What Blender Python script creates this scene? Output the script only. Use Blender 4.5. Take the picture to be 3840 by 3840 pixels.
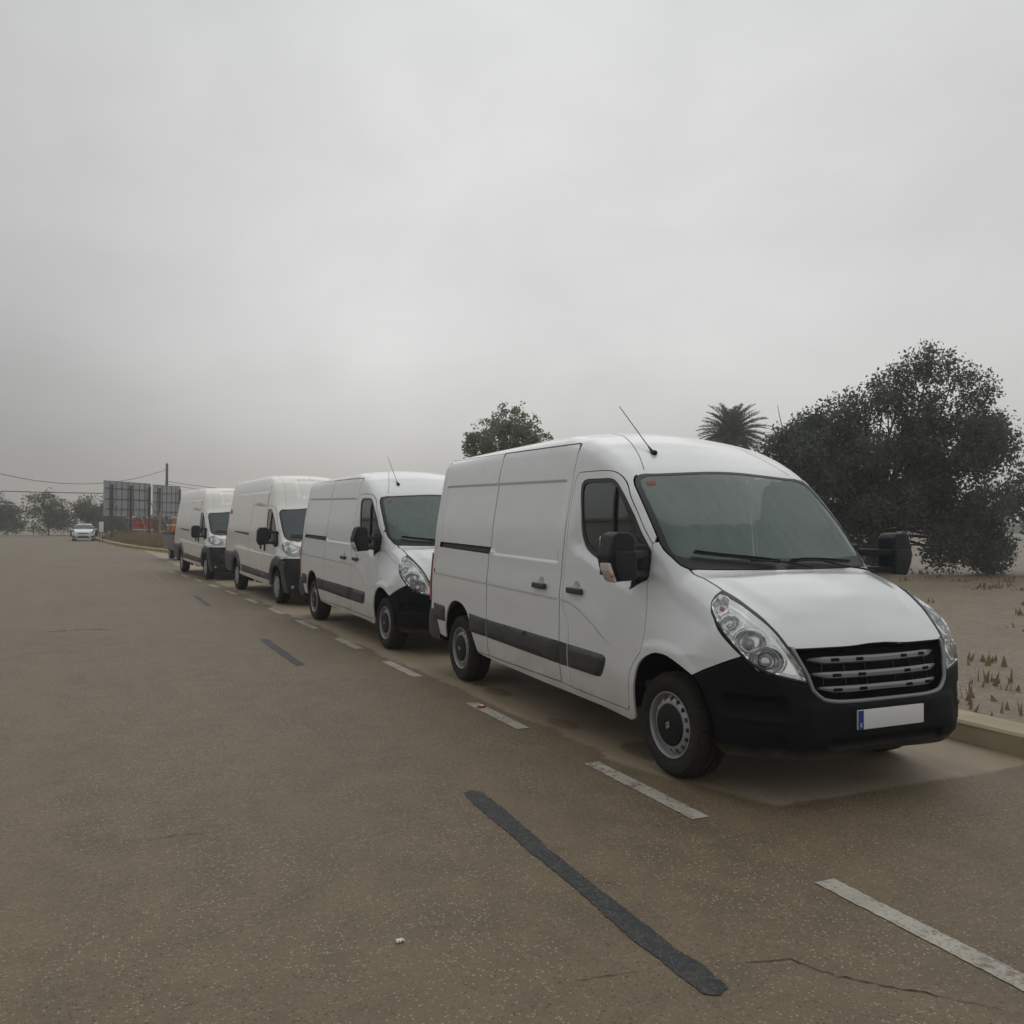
import bpy, bmesh, math, random
import numpy as np
from mathutils import Vector, Matrix
from mathutils.geometry import delaunay_2d_cdt

SC = bpy.context.scene
for _o in list(bpy.data.objects):
    bpy.data.objects.remove(_o)
COL = SC.collection
RNG = np.random.default_rng(7)
random.seed(7)

# ------------------------------------------------------------------ camera
YAW, PITCH, ROLL = math.radians(23.0), math.atan(44.6 / 3110), math.atan(.0072)
_f = Vector((math.sin(YAW) * math.cos(PITCH), math.cos(YAW) * math.cos(PITCH), math.sin(PITCH)))
_r0 = Vector((math.cos(YAW), -math.sin(YAW), 0)); _u0 = _r0.cross(_f)
_r = _r0 * math.cos(ROLL) + _u0 * math.sin(ROLL); _u = _u0 * math.cos(ROLL) - _r0 * math.sin(ROLL)
cam_data = bpy.data.cameras.new('camera'); cam = bpy.data.objects.new('camera', cam_data); COL.objects.link(cam)
M = Matrix((_r, _u, -_f)).transposed().to_4x4(); M.translation = Vector((0, 0, 1.68)); cam.matrix_world = M
cam_data.sensor_width = 36; cam_data.lens = 36 * 3110 / 3840; cam_data.shift_x = 155 / 3840
cam_data.clip_start = .05; cam_data.clip_end = 3000
SC.camera = cam

# ------------------------------------------------------------------ sky, sun, exposure
SUN_EL, SUN_AZ = math.radians(60), math.radians(20)      # behind the cloud sheet, high over the field side of the road
world = bpy.data.worlds.new('World'); SC.world = world; world.use_nodes = True
nt = world.node_tree; nt.nodes.clear()
def WN(t, **k):
    n = nt.nodes.new(t)
    for a, b in k.items(): setattr(n, a, b)
    return n
def WL(a, b): nt.links.new(a, b)
sky = WN('ShaderNodeTexSky', sky_type='NISHITA', sun_disc=False); sky.sun_elevation = SUN_EL; sky.sun_rotation = SUN_AZ
tc = WN('ShaderNodeTexCoord'); sep = WN('ShaderNodeSeparateXYZ'); WL(tc.outputs['Generated'], sep.inputs[0])
ramp = WN('ShaderNodeValToRGB'); WL(sep.outputs[2], ramp.inputs[0])
cr = ramp.color_ramp; cr.elements[0].position = 0; cr.elements[0].color = (.54, .505, .47, 1)
cr.elements[1].position = 1; cr.elements[1].color = (.565, .585, .60, 1)
for p, c in ((.06, (.57, .55, .52)), (.12, (.64, .635, .615)), (.20, (.695, .695, .68)), (.45, (.675, .68, .67))):
    e = cr.elements.new(p); e.color = c + (1,)
def sky_noise(scale, lo, hi, sc):
    mp = WN('ShaderNodeMapping'); mp.inputs['Scale'].default_value = sc; WL(tc.outputs['Generated'], mp.inputs[0])
    n = WN('ShaderNodeTexNoise'); n.inputs['Scale'].default_value = scale; n.inputs['Detail'].default_value = 5
    n.inputs['Roughness'].default_value = .55; n.inputs['Distortion'].default_value = .4; WL(mp.outputs[0], n.inputs['Vector'])
    r = WN('ShaderNodeMapRange'); r.inputs[1].default_value = .32; r.inputs[2].default_value = .68
    r.inputs[3].default_value = lo; r.inputs[4].default_value = hi; WL(n.outputs['Fac'], r.inputs[0]); return r
n1 = sky_noise(1.7, .92, 1.06, (1, .8, 1.5)); n2 = sky_noise(5.0, .965, 1.03, (1.1, .7, 1.7))
# the cloud is brighter round the hidden sun and duller away from it
dt = WN('ShaderNodeVectorMath', operation='DOT_PRODUCT'); WL(tc.outputs['Generated'], dt.inputs[0])
dt.inputs[1].default_value = (math.sin(SUN_AZ) * math.cos(SUN_EL), math.cos(SUN_AZ) * math.cos(SUN_EL), math.sin(SUN_EL))
az = WN('ShaderNodeMapRange', interpolation_type='SMOOTHSTEP'); az.inputs[1].default_value = .15; az.inputs[2].default_value = .98
az.inputs[3].default_value = .92; az.inputs[4].default_value = 1.04; WL(dt.outputs['Value'], az.inputs[0])
# a duller bank of cloud low on the west side of the sky
def MR(v, a, b, c, d):
    n = WN('ShaderNodeMapRange', interpolation_type='SMOOTHSTEP'); WL(v, n.inputs[0])
    for i, q in enumerate((a, b, c, d)): n.inputs[i + 1].default_value = q
    return n.outputs[0]
bank = WN('ShaderNodeMath', operation='MULTIPLY'); WL(MR(sep.outputs[0], -.16, .30, 1., 0.), bank.inputs[0]); WL(MR(sep.outputs[2], .0, .60, .42, .15), bank.inputs[1])
inv = WN('ShaderNodeMath', operation='SUBTRACT'); inv.inputs[0].default_value = 1.; WL(bank.outputs[0], inv.inputs[1])
m1 = WN('ShaderNodeMath', operation='MULTIPLY'); WL(n1.outputs[0], m1.inputs[0]); WL(n2.outputs[0], m1.inputs[1])
m2 = WN('ShaderNodeMath', operation='MULTIPLY'); WL(m1.outputs[0], m2.inputs[0]); WL(az.outputs[0], m2.inputs[1])
m25 = WN('ShaderNodeMath', operation='MULTIPLY'); WL(m2.outputs[0], m25.inputs[0]); WL(inv.outputs[0], m25.inputs[1])
m3 = WN('ShaderNodeMath', operation='MULTIPLY'); WL(m25.outputs[0], m3.inputs[0]); m3.inputs[1].default_value = 10.0
vm = WN('ShaderNodeVectorMath', operation='SCALE'); WL(ramp.outputs[0], vm.inputs[0]); WL(m3.outputs[0], vm.inputs['Scale'])
mix = WN('ShaderNodeMix', data_type='RGBA'); mix.inputs[0].default_value = .97
WL(sky.outputs[0], mix.inputs[6]); WL(vm.outputs[0], mix.inputs[7])
bg = WN('ShaderNodeBackground'); bg.inputs[1].default_value = .1; WL(mix.outputs[2], bg.inputs[0])
wo = WN('ShaderNodeOutputWorld'); WL(bg.outputs[0], wo.inputs[0])
sun_d = bpy.data.lights.new('sun', 'SUN'); sun_d.energy = .5; sun_d.angle = math.radians(80); sun_d.color = (1, .97, .92)
sun = bpy.data.objects.new('sun', sun_d); COL.objects.link(sun)
_sd = Vector((math.sin(SUN_AZ) * math.cos(SUN_EL), math.cos(SUN_AZ) * math.cos(SUN_EL), math.sin(SUN_EL)))
sun.rotation_euler = _sd.to_track_quat('Z', 'Y').to_euler(); sun.location = (0, 0, 30)
vs = SC.view_settings; vs.view_transform = 'Standard'; vs.look = 'None'; vs.gamma = 1; vs.use_curve_mapping = False; vs.exposure = 0.05

# ------------------------------------------------------------------ materials
MAT = {}
def nodes_of(m): return m.node_tree.nodes, m.node_tree.links
def principled(name, col, rough=.5, metal=0., coat=0., spec=.5, noise=0., nscale=8., bump=0., bscale=60., col2=None, alpha=1.):
    m = bpy.data.materials.new(name); m.use_nodes = True; N, L = nodes_of(m); b = N['Principled BSDF']
    b.inputs['Base Color'].default_value = (*col, 1); b.inputs['Roughness'].default_value = rough; b.inputs['Metallic'].default_value = metal
    b.inputs['Coat Weight'].default_value = coat; b.inputs['Coat Roughness'].default_value = .06; b.inputs['Specular IOR Level'].default_value = spec
    tcn = N.new('ShaderNodeTexCoord')
    if noise:
        n = N.new('ShaderNodeTexNoise'); n.inputs['Scale'].default_value = nscale; n.inputs['Detail'].default_value = 6
        L.new(tcn.outputs['Object'], n.inputs['Vector'])
        r = N.new('ShaderNodeValToRGB'); r.color_ramp.elements[0].position = .3; r.color_ramp.elements[1].position = .72
        c2 = col2 or tuple(c * (1 - noise) for c in col)
        r.color_ramp.elements[0].color = (*c2, 1); r.color_ramp.elements[1].color = (*col, 1)
        L.new(n.outputs['Fac'], r.inputs[0]); L.new(r.outputs[0], b.inputs['Base Color'])
    if bump:
        n = N.new('ShaderNodeTexNoise'); n.inputs['Scale'].default_value = bscale; n.inputs['Detail'].default_value = 3
        L.new(tcn.outputs['Object'], n.inputs['Vector']); bp = N.new('ShaderNodeBump'); bp.inputs['Strength'].default_value = bump
        bp.inputs['Distance'].default_value = .01; L.new(n.outputs['Fac'], bp.inputs['Height']); L.new(bp.outputs[0], b.inputs['Normal'])
    MAT[name] = m; return m
def paint(name, col):
    """gloss van paint with road dust thrown up along the sills and thin dirt films"""
    m = bpy.data.materials.new(name); m.use_nodes = True; N, L = nodes_of(m); b = N['Principled BSDF']
    b.inputs['Roughness'].default_value = .3; b.inputs['Coat Weight'].default_value = .9; b.inputs['Coat Roughness'].default_value = .16
    t = N.new('ShaderNodeTexCoord'); s = N.new('ShaderNodeSeparateXYZ'); L.new(t.outputs['Object'], s.inputs[0])
    n = N.new('ShaderNodeTexNoise'); n.inputs['Scale'].default_value = 3.0; n.inputs['Detail'].default_value = 8; n.inputs['Roughness'].default_value = .65
    mp = N.new('ShaderNodeMapping'); mp.inputs['Scale'].default_value = (.7, .7, 1.6); L.new(t.outputs['Object'], mp.inputs[0]); L.new(mp.outputs[0], n.inputs['Vector'])
    r = N.new('ShaderNodeMapRange'); r.inputs[1].default_value = .72; r.inputs[2].default_value = .27; L.new(s.outputs[2], r.inputs[0])
    a = N.new('ShaderNodeMath'); a.operation = 'MULTIPLY'; L.new(r.outputs[0], a.inputs[0]); L.new(n.outputs['Fac'], a.inputs[1])
    a2 = N.new('ShaderNodeMapRange'); a2.inputs[1].default_value = .45; a2.inputs[2].default_value = .8; a2.inputs[4].default_value = .14; L.new(n.outputs['Fac'], a2.inputs[0])
    a3 = N.new('ShaderNodeMath'); a3.operation = 'ADD'; a3.use_clamp = True; L.new(a.outputs[0], a3.inputs[0]); L.new(a2.outputs[0], a3.inputs[1])
    mx = N.new('ShaderNodeMix'); mx.data_type = 'RGBA'; mx.inputs[6].default_value = (*col, 1); mx.inputs[7].default_value = (.36, .32, .26, 1)
    L.new(a3.outputs[0], mx.inputs[0]); L.new(mx.outputs[2], b.inputs['Base Color'])
    r2 = N.new('ShaderNodeMapRange'); r2.inputs[3].default_value = .24; r2.inputs[4].default_value = .6; L.new(a3.outputs[0], r2.inputs[0]); L.new(r2.outputs[0], b.inputs['Roughness'])
    MAT[name] = m; return m
def glass(name, tint, haze, hazecol, streak=False, ior=1.52):
    m = bpy.data.materials.new(name); m.use_nodes = True; N, L = nodes_of(m); N.remove(N['Principled BSDF'])
    out = N['Material Output']
    tr = N.new('ShaderNodeBsdfTransparent'); tr.inputs[0].default_value = (*tint, 1)
    gl = N.new('ShaderNodeBsdfGlossy'); gl.inputs['Roughness'].default_value = .02; gl.inputs[0].default_value = (.95, .97, .97, 1)
    df = N.new('ShaderNodeBsdfDiffuse'); df.inputs[0].default_value = (*hazecol, 1)
    t = N.new('ShaderNodeTexCoord'); n = N.new('ShaderNodeTexNoise'); n.inputs['Scale'].default_value = 5; n.inputs['Detail'].default_value = 8
    n.inputs['Roughness'].default_value = .7
    mp = N.new('ShaderNodeMapping'); mp.inputs['Scale'].default_value = (1, 3.5, .6) if streak else (1, 1, 1)
    L.new(t.outputs['Object'], mp.inputs[0]); L.new(mp.outputs[0], n.inputs['Vector'])
    r = N.new('ShaderNodeMapRange'); r.inputs[1].default_value = .3; r.inputs[2].default_value = .75
    r.inputs[3].default_value = haze * .75; r.inputs[4].default_value = min(1, haze * 1.25); L.new(n.outputs['Fac'], r.inputs[0])
    a = N.new('ShaderNodeMixShader'); L.new(r.outputs[0], a.inputs[0]); L.new(tr.outputs[0], a.inputs[1]); L.new(df.outputs[0], a.inputs[2])
    fr = N.new('ShaderNodeFresnel'); fr.inputs[0].default_value = ior
    b = N.new('ShaderNodeMixShader'); L.new(fr.outputs[0], b.inputs[0]); L.new(a.outputs[0], b.inputs[1]); L.new(gl.outputs[0], b.inputs[2])
    L.new(b.outputs[0], out.inputs[0]); MAT[name] = m; return m
paint('white_paint', (.725, .745, .75)); paint('cream_paint', (.76, .745, .70))
principled('black_plastic', (.010, .011, .013), .55, spec=.25, bump=.25, bscale=260, noise=.3, nscale=12)
def bumper_mat():
    m = principled('bumper_plastic', (.006, .007, .009), .5, spec=.1, bump=.25, bscale=260); N, L = nodes_of(m); b = N['Principled BSDF']
    t = N.new('ShaderNodeTexCoord'); s = N.new('ShaderNodeSeparateXYZ'); L.new(t.outputs['Object'], s.inputs[0])
    n = N.new('ShaderNodeTexNoise'); n.inputs['Scale'].default_value = 9; n.inputs['Detail'].default_value = 8; L.new(t.outputs['Object'], n.inputs['Vector'])
    r = N.new('ShaderNodeMapRange'); r.inputs[1].default_value = .36; r.inputs[2].default_value = .29; L.new(s.outputs[2], r.inputs[0])
    a = N.new('ShaderNodeMath'); a.operation = 'MULTIPLY'; L.new(r.outputs[0], a.inputs[0]); L.new(n.outputs['Fac'], a.inputs[1])
    mx = N.new('ShaderNodeMix'); mx.data_type = 'RGBA'; mx.inputs[6].default_value = (.006, .007, .009, 1); mx.inputs[7].default_value = (.13, .11, .085, 1); L.new(a.outputs[0], mx.inputs[0]); L.new(mx.outputs[2], b.inputs['Base Color'])
bumper_mat()
principled('dark_trim', (.012, .012, .014), .4)
principled('grey_plastic', (.045, .047, .05), .5, bump=.2, bscale=260, noise=.25, nscale=9)
principled('cladding', (.085, .087, .087), .55, noise=.3, nscale=6)
principled('mirror_plastic', (.012, .014, .018), .5, spec=.3, bump=.2, bscale=300)
principled('rubber', (.014, .014, .014), .8, spec=.25, noise=.4, nscale=20, bump=.3, bscale=120, col2=(.03, .027, .022))
principled('liner', (.008, .008, .008), .9, spec=.1, noise=.5, nscale=9)
principled('steel_rim', (.34, .345, .35), .38, metal=.35, noise=.18, nscale=25)
principled('hub_black', (.010, .011, .013), .5, spec=.25, noise=.3, nscale=40)
principled('hubcap_grey', (.36, .36, .355), .4, metal=.2, noise=.15, nscale=20)
principled('chrome', (.88, .88, .87), .24, metal=1.)
principled('reflector', (.62, .62, .61), .16, metal=.9)
principled('lamp_dull', (.42, .42, .41), .3, metal=.5)
principled('red_lens', (.35, .012, .016), .15, coat=.5); principled('orange_lens', (.6, .13, .04), .2)
principled('orange_bulb', (.42, .06, .03), .15, coat=.6)
principled('clear_plastic', (.55, .53, .5), .15, coat=.5)
principled('red_sticker', (.40, .025, .03), .6); principled('faded_sticker', (.30, .075, .07), .7); principled('grille_satin', (.22, .225, .23), .34, metal=.2); principled('pink_sticker', (.5, .12, .16), .5); principled('white_plastic', (.7, .7, .69), .4)
principled('plate_blue', (.008, .035, .22), .4)
principled('interior', (.06, .062, .065), .8); principled('interior_grey', (.19, .20, .20), .85); principled('seat_cloth', (.035, .037, .042), .9)
glass('windscreen_glass', (.60, .76, .70), .46, (.165, .24, .21), True)
glass('dark_screen_glass', (.42, .52, .54), .25, (.10, .14, .155), True)
glass('window_glass', (.52, .63, .61), .10, (.20, .27, .26), ior=1.85)
glass('lens_glass', (.93, .94, .94), .02, (.5, .5, .5))
principled('mirror_glass', (.8, .82, .82), .03, metal=1.)

# ------------------------------------------------------------------ small mesh helpers
def tag(o, label=None, cat=None, group=None, kind=None):
    if label: o['label'] = label
    if cat: o['category'] = cat
    if group: o['group'] = group
    if kind: o['kind'] = kind
    return o
def empty(name, loc=(0, 0, 0), rz=0.):
    o = bpy.data.objects.new(name, None); COL.objects.link(o); o.location = loc; o.rotation_euler = (0, 0, rz); o.empty_display_size = .3
    return o
def link(name, me, mat, parent=None):
    o = bpy.data.objects.new(name, me); COL.objects.link(o)
    if mat: me.materials.append(MAT[mat] if isinstance(mat, str) else mat)
    if parent: o.parent = parent
    return o
def mesh(name, V, F, mat, parent=None, smooth=False, normals=None):
    me = bpy.data.meshes.new(name); me.from_pydata([tuple(map(float, v)) for v in V], [], [tuple(map(int, f)) for f in F]); me.update()
    if smooth or normals is not None: me.shade_smooth()
    if normals is not None: me.normals_split_custom_set_from_vertices([tuple(map(float, n)) for n in normals])
    return link(name, me, mat, parent)
def bm_obj(name, bm, mat, parent=None, smooth=False, loc=None):
    bmesh.ops.recalc_face_normals(bm, faces=bm.faces)
    me = bpy.data.meshes.new(name); bm.to_mesh(me); bm.free()
    if smooth: me.shade_smooth(); 
    o = link(name, me, mat, parent)
    if smooth: me.set_sharp_from_angle(angle=math.radians(38))
    if loc: o.location = loc
    return o
def bm_box(bm, c, s, rot=None, bevel=0., seg=2):
    r = bmesh.ops.create_cube(bm, size=1.); vs_ = r['verts']
    bmesh.ops.scale(bm, vec=s, verts=vs_)
    if bevel:
        es = list({e for v in vs_ for e in v.link_edges})
        rb = bmesh.ops.bevel(bm, geom=es, offset=bevel, segments=seg, affect='EDGES', profile=.6); vs_ = list({v for f in rb['faces'] for v in f.verts} | {v for v in vs_ if v.is_valid})
    if rot is not None: bmesh.ops.rotate(bm, cent=(0, 0, 0), matrix=rot, verts=vs_)
    bmesh.ops.translate(bm, vec=c, verts=vs_)
    return vs_
def box(name, c, s, mat, parent=None, bevel=0., rot=None, seg=2, smooth=True):
    bm = bmesh.new(); bm_box(bm, c, s, rot, bevel, seg); return bm_obj(name, bm, mat, parent, smooth)
def prism(name, poly, a0, a1, axis, mat, parent=None, bevel=0., seg=3):
    """extrude a closed 2D polygon along one axis; axis 0: poly=(y,z), 1: poly=(x,z), 2: poly=(x,y)"""
    bm = bmesh.new()
    def P(p, a): return (a, p[0], p[1]) if axis == 0 else ((p[0], a, p[1]) if axis == 1 else (p[0], p[1], a))
    A = [bm.verts.new(P(p, a0)) for p in poly]; B = [bm.verts.new(P(p, a1)) for p in poly]; n = len(poly)
    bm.faces.new(A); bm.faces.new(B[::-1])
    for i in range(n): bm.faces.new((A[i], B[i], B[(i + 1) % n], A[(i + 1) % n]))
    bmesh.ops.recalc_face_normals(bm, faces=bm.faces)
    if bevel: bmesh.ops.bevel(bm, geom=list(bm.edges), offset=bevel, segments=seg, affect='EDGES', profile=.6, clamp_overlap=True)
    return bm_obj(name, bm, mat, parent, True)
def tube_geo(pts, rad, n=8, closed=False):
    pts = [Vector(p) for p in pts]; V = []; F = []; k = len(pts)
    rads = rad if hasattr(rad, '__len__') else [rad] * k
    up = Vector((0, 0, 1))
    for i, p in enumerate(pts):
        a = pts[(i - 1) % k] if (closed or i > 0) else p; b = pts[(i + 1) % k] if (closed or i < k - 1) else p
        t = (b - a).normalized(); u = t.cross(up)
        if u.length < 1e-3: u = t.cross(Vector((0, 1, 0)))
        u.normalize(); w = t.cross(u)
        for j in range(n):
            an = 2 * math.pi * j / n; V.append(p + (u * math.cos(an) + w * math.sin(an)) * rads[i])
    for i in range(k if closed else k - 1):
        for j in range(n):
            a, b = i * n + j, i * n + (j + 1) % n; c, d = ((i + 1) % k) * n + (j + 1) % n, ((i + 1) % k) * n + j
            F.append((a, b, c, d))
    if not closed:
        F.append(tuple(range(n))[::-1]); F.append(tuple((k - 1) * n + j for j in range(n)))
    return V, F
def tube(name, pts, rad, mat, parent=None, n=8, closed=False):
    V, F = tube_geo(pts, rad, n, closed); return mesh(name, V, F, mat, parent, True)
def lathe(name, prof, mat, parent=None, n=48, mod=None, smooth=True, sharp=35):
    """profile of (r, w) spun about the y axis; w runs outward (towards -y)"""
    V = []; F = []; k = len(prof)
    for j in range(n):
        a = 2 * math.pi * j / n
        for i, (r, w) in enumerate(prof):
            rr = mod(i, j, r) if mod else r
            V.append((rr * math.cos(a), -w, rr * math.sin(a)))
    for j in range(n):
        for i in range(k - 1):
            a, b = j * k + i, j * k + i + 1; c, d = ((j + 1) % n) * k + i + 1, ((j + 1) % n) * k + i
            F.append((a, d, c, b))
    me = bpy.data.meshes.new(name); me.from_pydata(V, [], F); me.update()
    bm = bmesh.new(); bm.from_mesh(me); bmesh.ops.remove_doubles(bm, verts=bm.verts, dist=1e-5); bm.to_mesh(me); bm.free()
    me.shade_smooth(); me.set_sharp_from_angle(angle=math.radians(sharp))
    return link(name, me, mat, parent)
def children(o): return [c for c in bpy.data.objects if c.parent == o]
def copy_tree(o, parent=None, kids=None):
    if kids is None:
        kids = {}
        for c in bpy.data.objects:
            if c.parent: kids.setdefault(c.parent.name, []).append(c)
    c = o.copy(); COL.objects.link(c)
    if parent: c.parent = parent
    for ch in kids.get(o.name, []): copy_tree(ch, c, kids)
    return c

# ------------------------------------------------------------------ smooth car-body surfaces
def lut(pts, lo, hi, sm=0.0, n=2400):
    pts = sorted(pts); xs = np.linspace(lo, hi, n); ys = np.interp(xs, [p[0] for p in pts], [p[1] for p in pts])
    if sm > 0:
        k = max(1, int(sm / ((hi - lo) / (n - 1)))); w = np.hanning(2 * k + 3)[1:-1]; w /= w.sum()
        ys = np.convolve(np.concatenate([2 * ys[0] - ys[1:k + 1][::-1], ys, 2 * ys[-1] - ys[-k - 1:-1][::-1]]), w, 'valid')
    return xs, ys
def smax(a, b, r):
    h = np.maximum(r - np.abs(a - b), 0) / r; return np.maximum(a, b) + h * h * r * .25
def sstep(a, b, x):
    t = np.clip((x - a) / (b - a), 0, 1); return t * t * (3 - 2 * t)
class Surf:
    """implicit bodyshell: side, top, nose and tail surfaces blended with round edges"""
    def __init__(s, prof, width, nose, rear, K, wdisp=None, tdisp=None):
        s.P = lut(prof, -7, 2.0, K.get('psm', .05)); s.Wl = lut(width, 0, 3.2, .10); s.nose = nose; s.rear = rear; s.K = K; s.wd = wdisp; s.td = tdisp
    def F(s, p):
        x, y, z = p[..., 0], p[..., 1], p[..., 2]; ay = np.abs(y); K = s.K
        sy = np.sqrt(y * y + .0625) - .25
        shf = K['sh_h'] + (K['sh_w'] - K['sh_h']) * sstep(.1, -.3, x)
        t = np.interp(x + shf * sy, *s.P) - K['crown'] * sstep(-.5, -1.6, x) * (y / .8) ** 2
        if s.td: t = t + s.td(x, ay)
        w = np.interp(z, *s.Wl) - K['ft'] * sstep(K['fx0'], K['fx1'], x) * np.maximum(0, z - K['fz'])
        if s.wd: w = w + s.wd(x, z)
        f = smax((z - t) * .8, ay - w, K['r_hood'] + (K['r_roof'] - K['r_hood']) * sstep(.0, -1.2, x))
        xn = s.nose[0] - s.nose[1] * np.power(np.minimum(ay, 1.2), s.nose[2]) - K['ntuck'] * np.maximum(0, .42 - z)
        f = smax(f, (x - xn) * .85, K['r_nose'])
        return smax(f, -(x - s.rear - K['rlean'] * np.maximum(0, z - 1.0)), .12)
    def grad(s, p, e=1.5e-3):
        g = np.stack([s.F(p + np.eye(3)[i] * e) - s.F(p - np.eye(3)[i] * e) for i in range(3)], -1)
        return g / np.maximum(np.linalg.norm(g, axis=-1, keepdims=True), 1e-9)
    def cast(s, o, d, t1):
        lo = np.zeros(len(o)); hi = np.full(len(o), t1, float)
        for _ in range(26):
            m = (lo + hi) / 2; ins = s.F(o + d * m[:, None]) < 0; lo = np.where(ins, m, lo); hi = np.where(ins, hi, m)
        return o + d * ((lo + hi) / 2)[:, None]
    XC = -.1
    def at(s, dom, q):
        q = np.asarray(q, float).reshape(-1, 2); N = len(q); z = np.zeros(N); one = np.ones(N)
        if dom == 'side': return s.cast(np.stack([q[:, 0], z, q[:, 1]], 1), np.stack([z, -one, z], 1), 1.5)
        if dom == 'top': return s.cast(np.stack([q[:, 0], q[:, 1], z + .5], 1), np.stack([z, z, one], 1), 2.6)
        if dom == 'cyl': return s.cast(np.stack([z + s.XC, z, q[:, 1]], 1), np.stack([np.cos(q[:, 0]), np.sin(q[:, 0]), z], 1), 1.7)
        if dom == 'rear': return s.cast(np.stack([z + s.rear + 1., q[:, 0], q[:, 1]], 1), np.stack([-one, z, z], 1), 1.4)
    def to(s, dom, P):
        P = np.asarray(P, float).reshape(-1, 3)
        if dom == 'side': return P[:, [0, 2]]
        if dom == 'top': return P[:, [0, 1]]
        if dom == 'cyl': return np.stack([np.arctan2(P[:, 1], P[:, 0] - s.XC), P[:, 2]], 1)
        if dom == 'rear': return P[:, [1, 2]]
def rs(pts, step=.04, closed=False):
    """resample a polyline linearly"""
    pts = np.asarray(pts, float); out = []
    n = len(pts)
    for i in range(n if closed else n - 1):
        a, b = pts[i], pts[(i + 1) % n]; k = max(1, int(round(np.linalg.norm(b - a) / step)))
        for j in range(k): out.append(a + (b - a) * j / k)
    if not closed: out.append(pts[-1])
    return np.array(out)
def cr_curve(pts, step=.03, closed=False):
    """Catmull-Rom through the points"""
    pts = np.asarray(pts, float); n = len(pts); out = []
    for i in range(n if closed else n - 1):
        p1, p2 = pts[i], pts[(i + 1) % n]
        p0 = pts[(i - 1) % n] if (closed or i > 0) else 2 * p1 - p2
        p3 = pts[(i + 2) % n] if (closed or i < n - 2) else 2 * p2 - p1
        k = max(1, int(round(np.linalg.norm(p2 - p1) / step)))
        for j in range(k):
            t = j / k; out.append(.5 * (2 * p1 + (p2 - p0) * t + (2 * p0 - 5 * p1 + 4 * p2 - p3) * t * t + (3 * p1 - p0 - 3 * p2 + p3) * t ** 3))
    if not closed: out.append(pts[-1])
    return np.array(out)
def join(*segs):
    out = []
    for s_ in segs:
        for p in np.asarray(s_, float):
            if not out or np.linalg.norm(p - out[-1]) > 1e-4: out.append(p)
    if np.linalg.norm(out[0] - out[-1]) < 1e-4: out.pop()
    return np.array(out)
def area(p): x, y = p[:, 0], p[:, 1]; return .5 * np.sum(x * np.roll(y, -1) - np.roll(x, -1) * y)
def ccw(p): return p if area(p) > 0 else p[::-1]
def inset(p, d):
    p = ccw(np.asarray(p, float)); e = np.roll(p, -1, 0) - p; n = np.stack([-e[:, 1], e[:, 0]], 1); n /= np.maximum(np.linalg.norm(n, axis=1, keepdims=True), 1e-9)
    v = n + np.roll(n, 1, 0); l2 = np.maximum((v * v).sum(1, keepdims=True) / 2, .35); return p + v / l2 * d
def pip(q, poly):
    x, y = q[:, 0][:, None], q[:, 1][:, None]; a = poly; b = np.roll(poly, -1, 0)
    c = ((a[:, 1] > y) != (b[:, 1] > y)) & (x < (b[:, 0] - a[:, 0]) * (y - a[:, 1]) / (b[:, 1] - a[:, 1] + 1e-15) + a[:, 0])
    return c.sum(1) % 2 == 1
def dist_poly(q, poly, closed=True):
    a = poly if closed else poly[:-1]; b = np.roll(poly, -1, 0) if closed else poly[1:]; d = np.full(len(q), 1e9)
    for i in range(len(a)):
        e = b[i] - a[i]; t = np.clip(((q - a[i]) @ e) / max(e @ e, 1e-12), 0, 1)
        d = np.minimum(d, np.linalg.norm(q - (a[i] + t[:, None] * e), axis=1))
    return d
def cdt(outer, holes, grid, mind):
    loops = [ccw(outer)] + [ccw(h)[::-1] for h in holes]
    if grid is not None and len(grid):
        ok = pip(grid, loops[0])
        for h in loops[1:]: ok &= ~pip(grid, h)
        grid = grid[ok]; ok = np.ones(len(grid), bool)
        for l in loops: ok &= dist_poly(grid, l) > mind
        grid = grid[ok]
    V = []; E = []; loop_ids = []
    for l in loops:
        s0 = len(V); V += [tuple(p) for p in l]; n = len(l); loop_ids.append(list(range(s0, s0 + n)))
        E += [(s0 + i, s0 + (i + 1) % n) for i in range(n)]
    if grid is not None: V += [tuple(p) for p in grid]
    r = delaunay_2d_cdt([Vector(v) for v in V], E, [], 0, 1e-6, True)
    Q = np.array([(v.x, v.y) for v in r[0]]); T = np.array([f for f in r[2] if len(f) == 3])
    C = Q[T].mean(1); ok = pip(C, loops[0])
    for h in loops[1:]: ok &= ~pip(C, h)
    T = T[ok]
    inv = {}
    for i, src in enumerate(r[3]):
        for s_ in src: inv[s_] = i
    loops_out = [[inv[i] for i in ids if i in inv] for ids in loop_ids]
    return Q, T, loops_out
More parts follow.
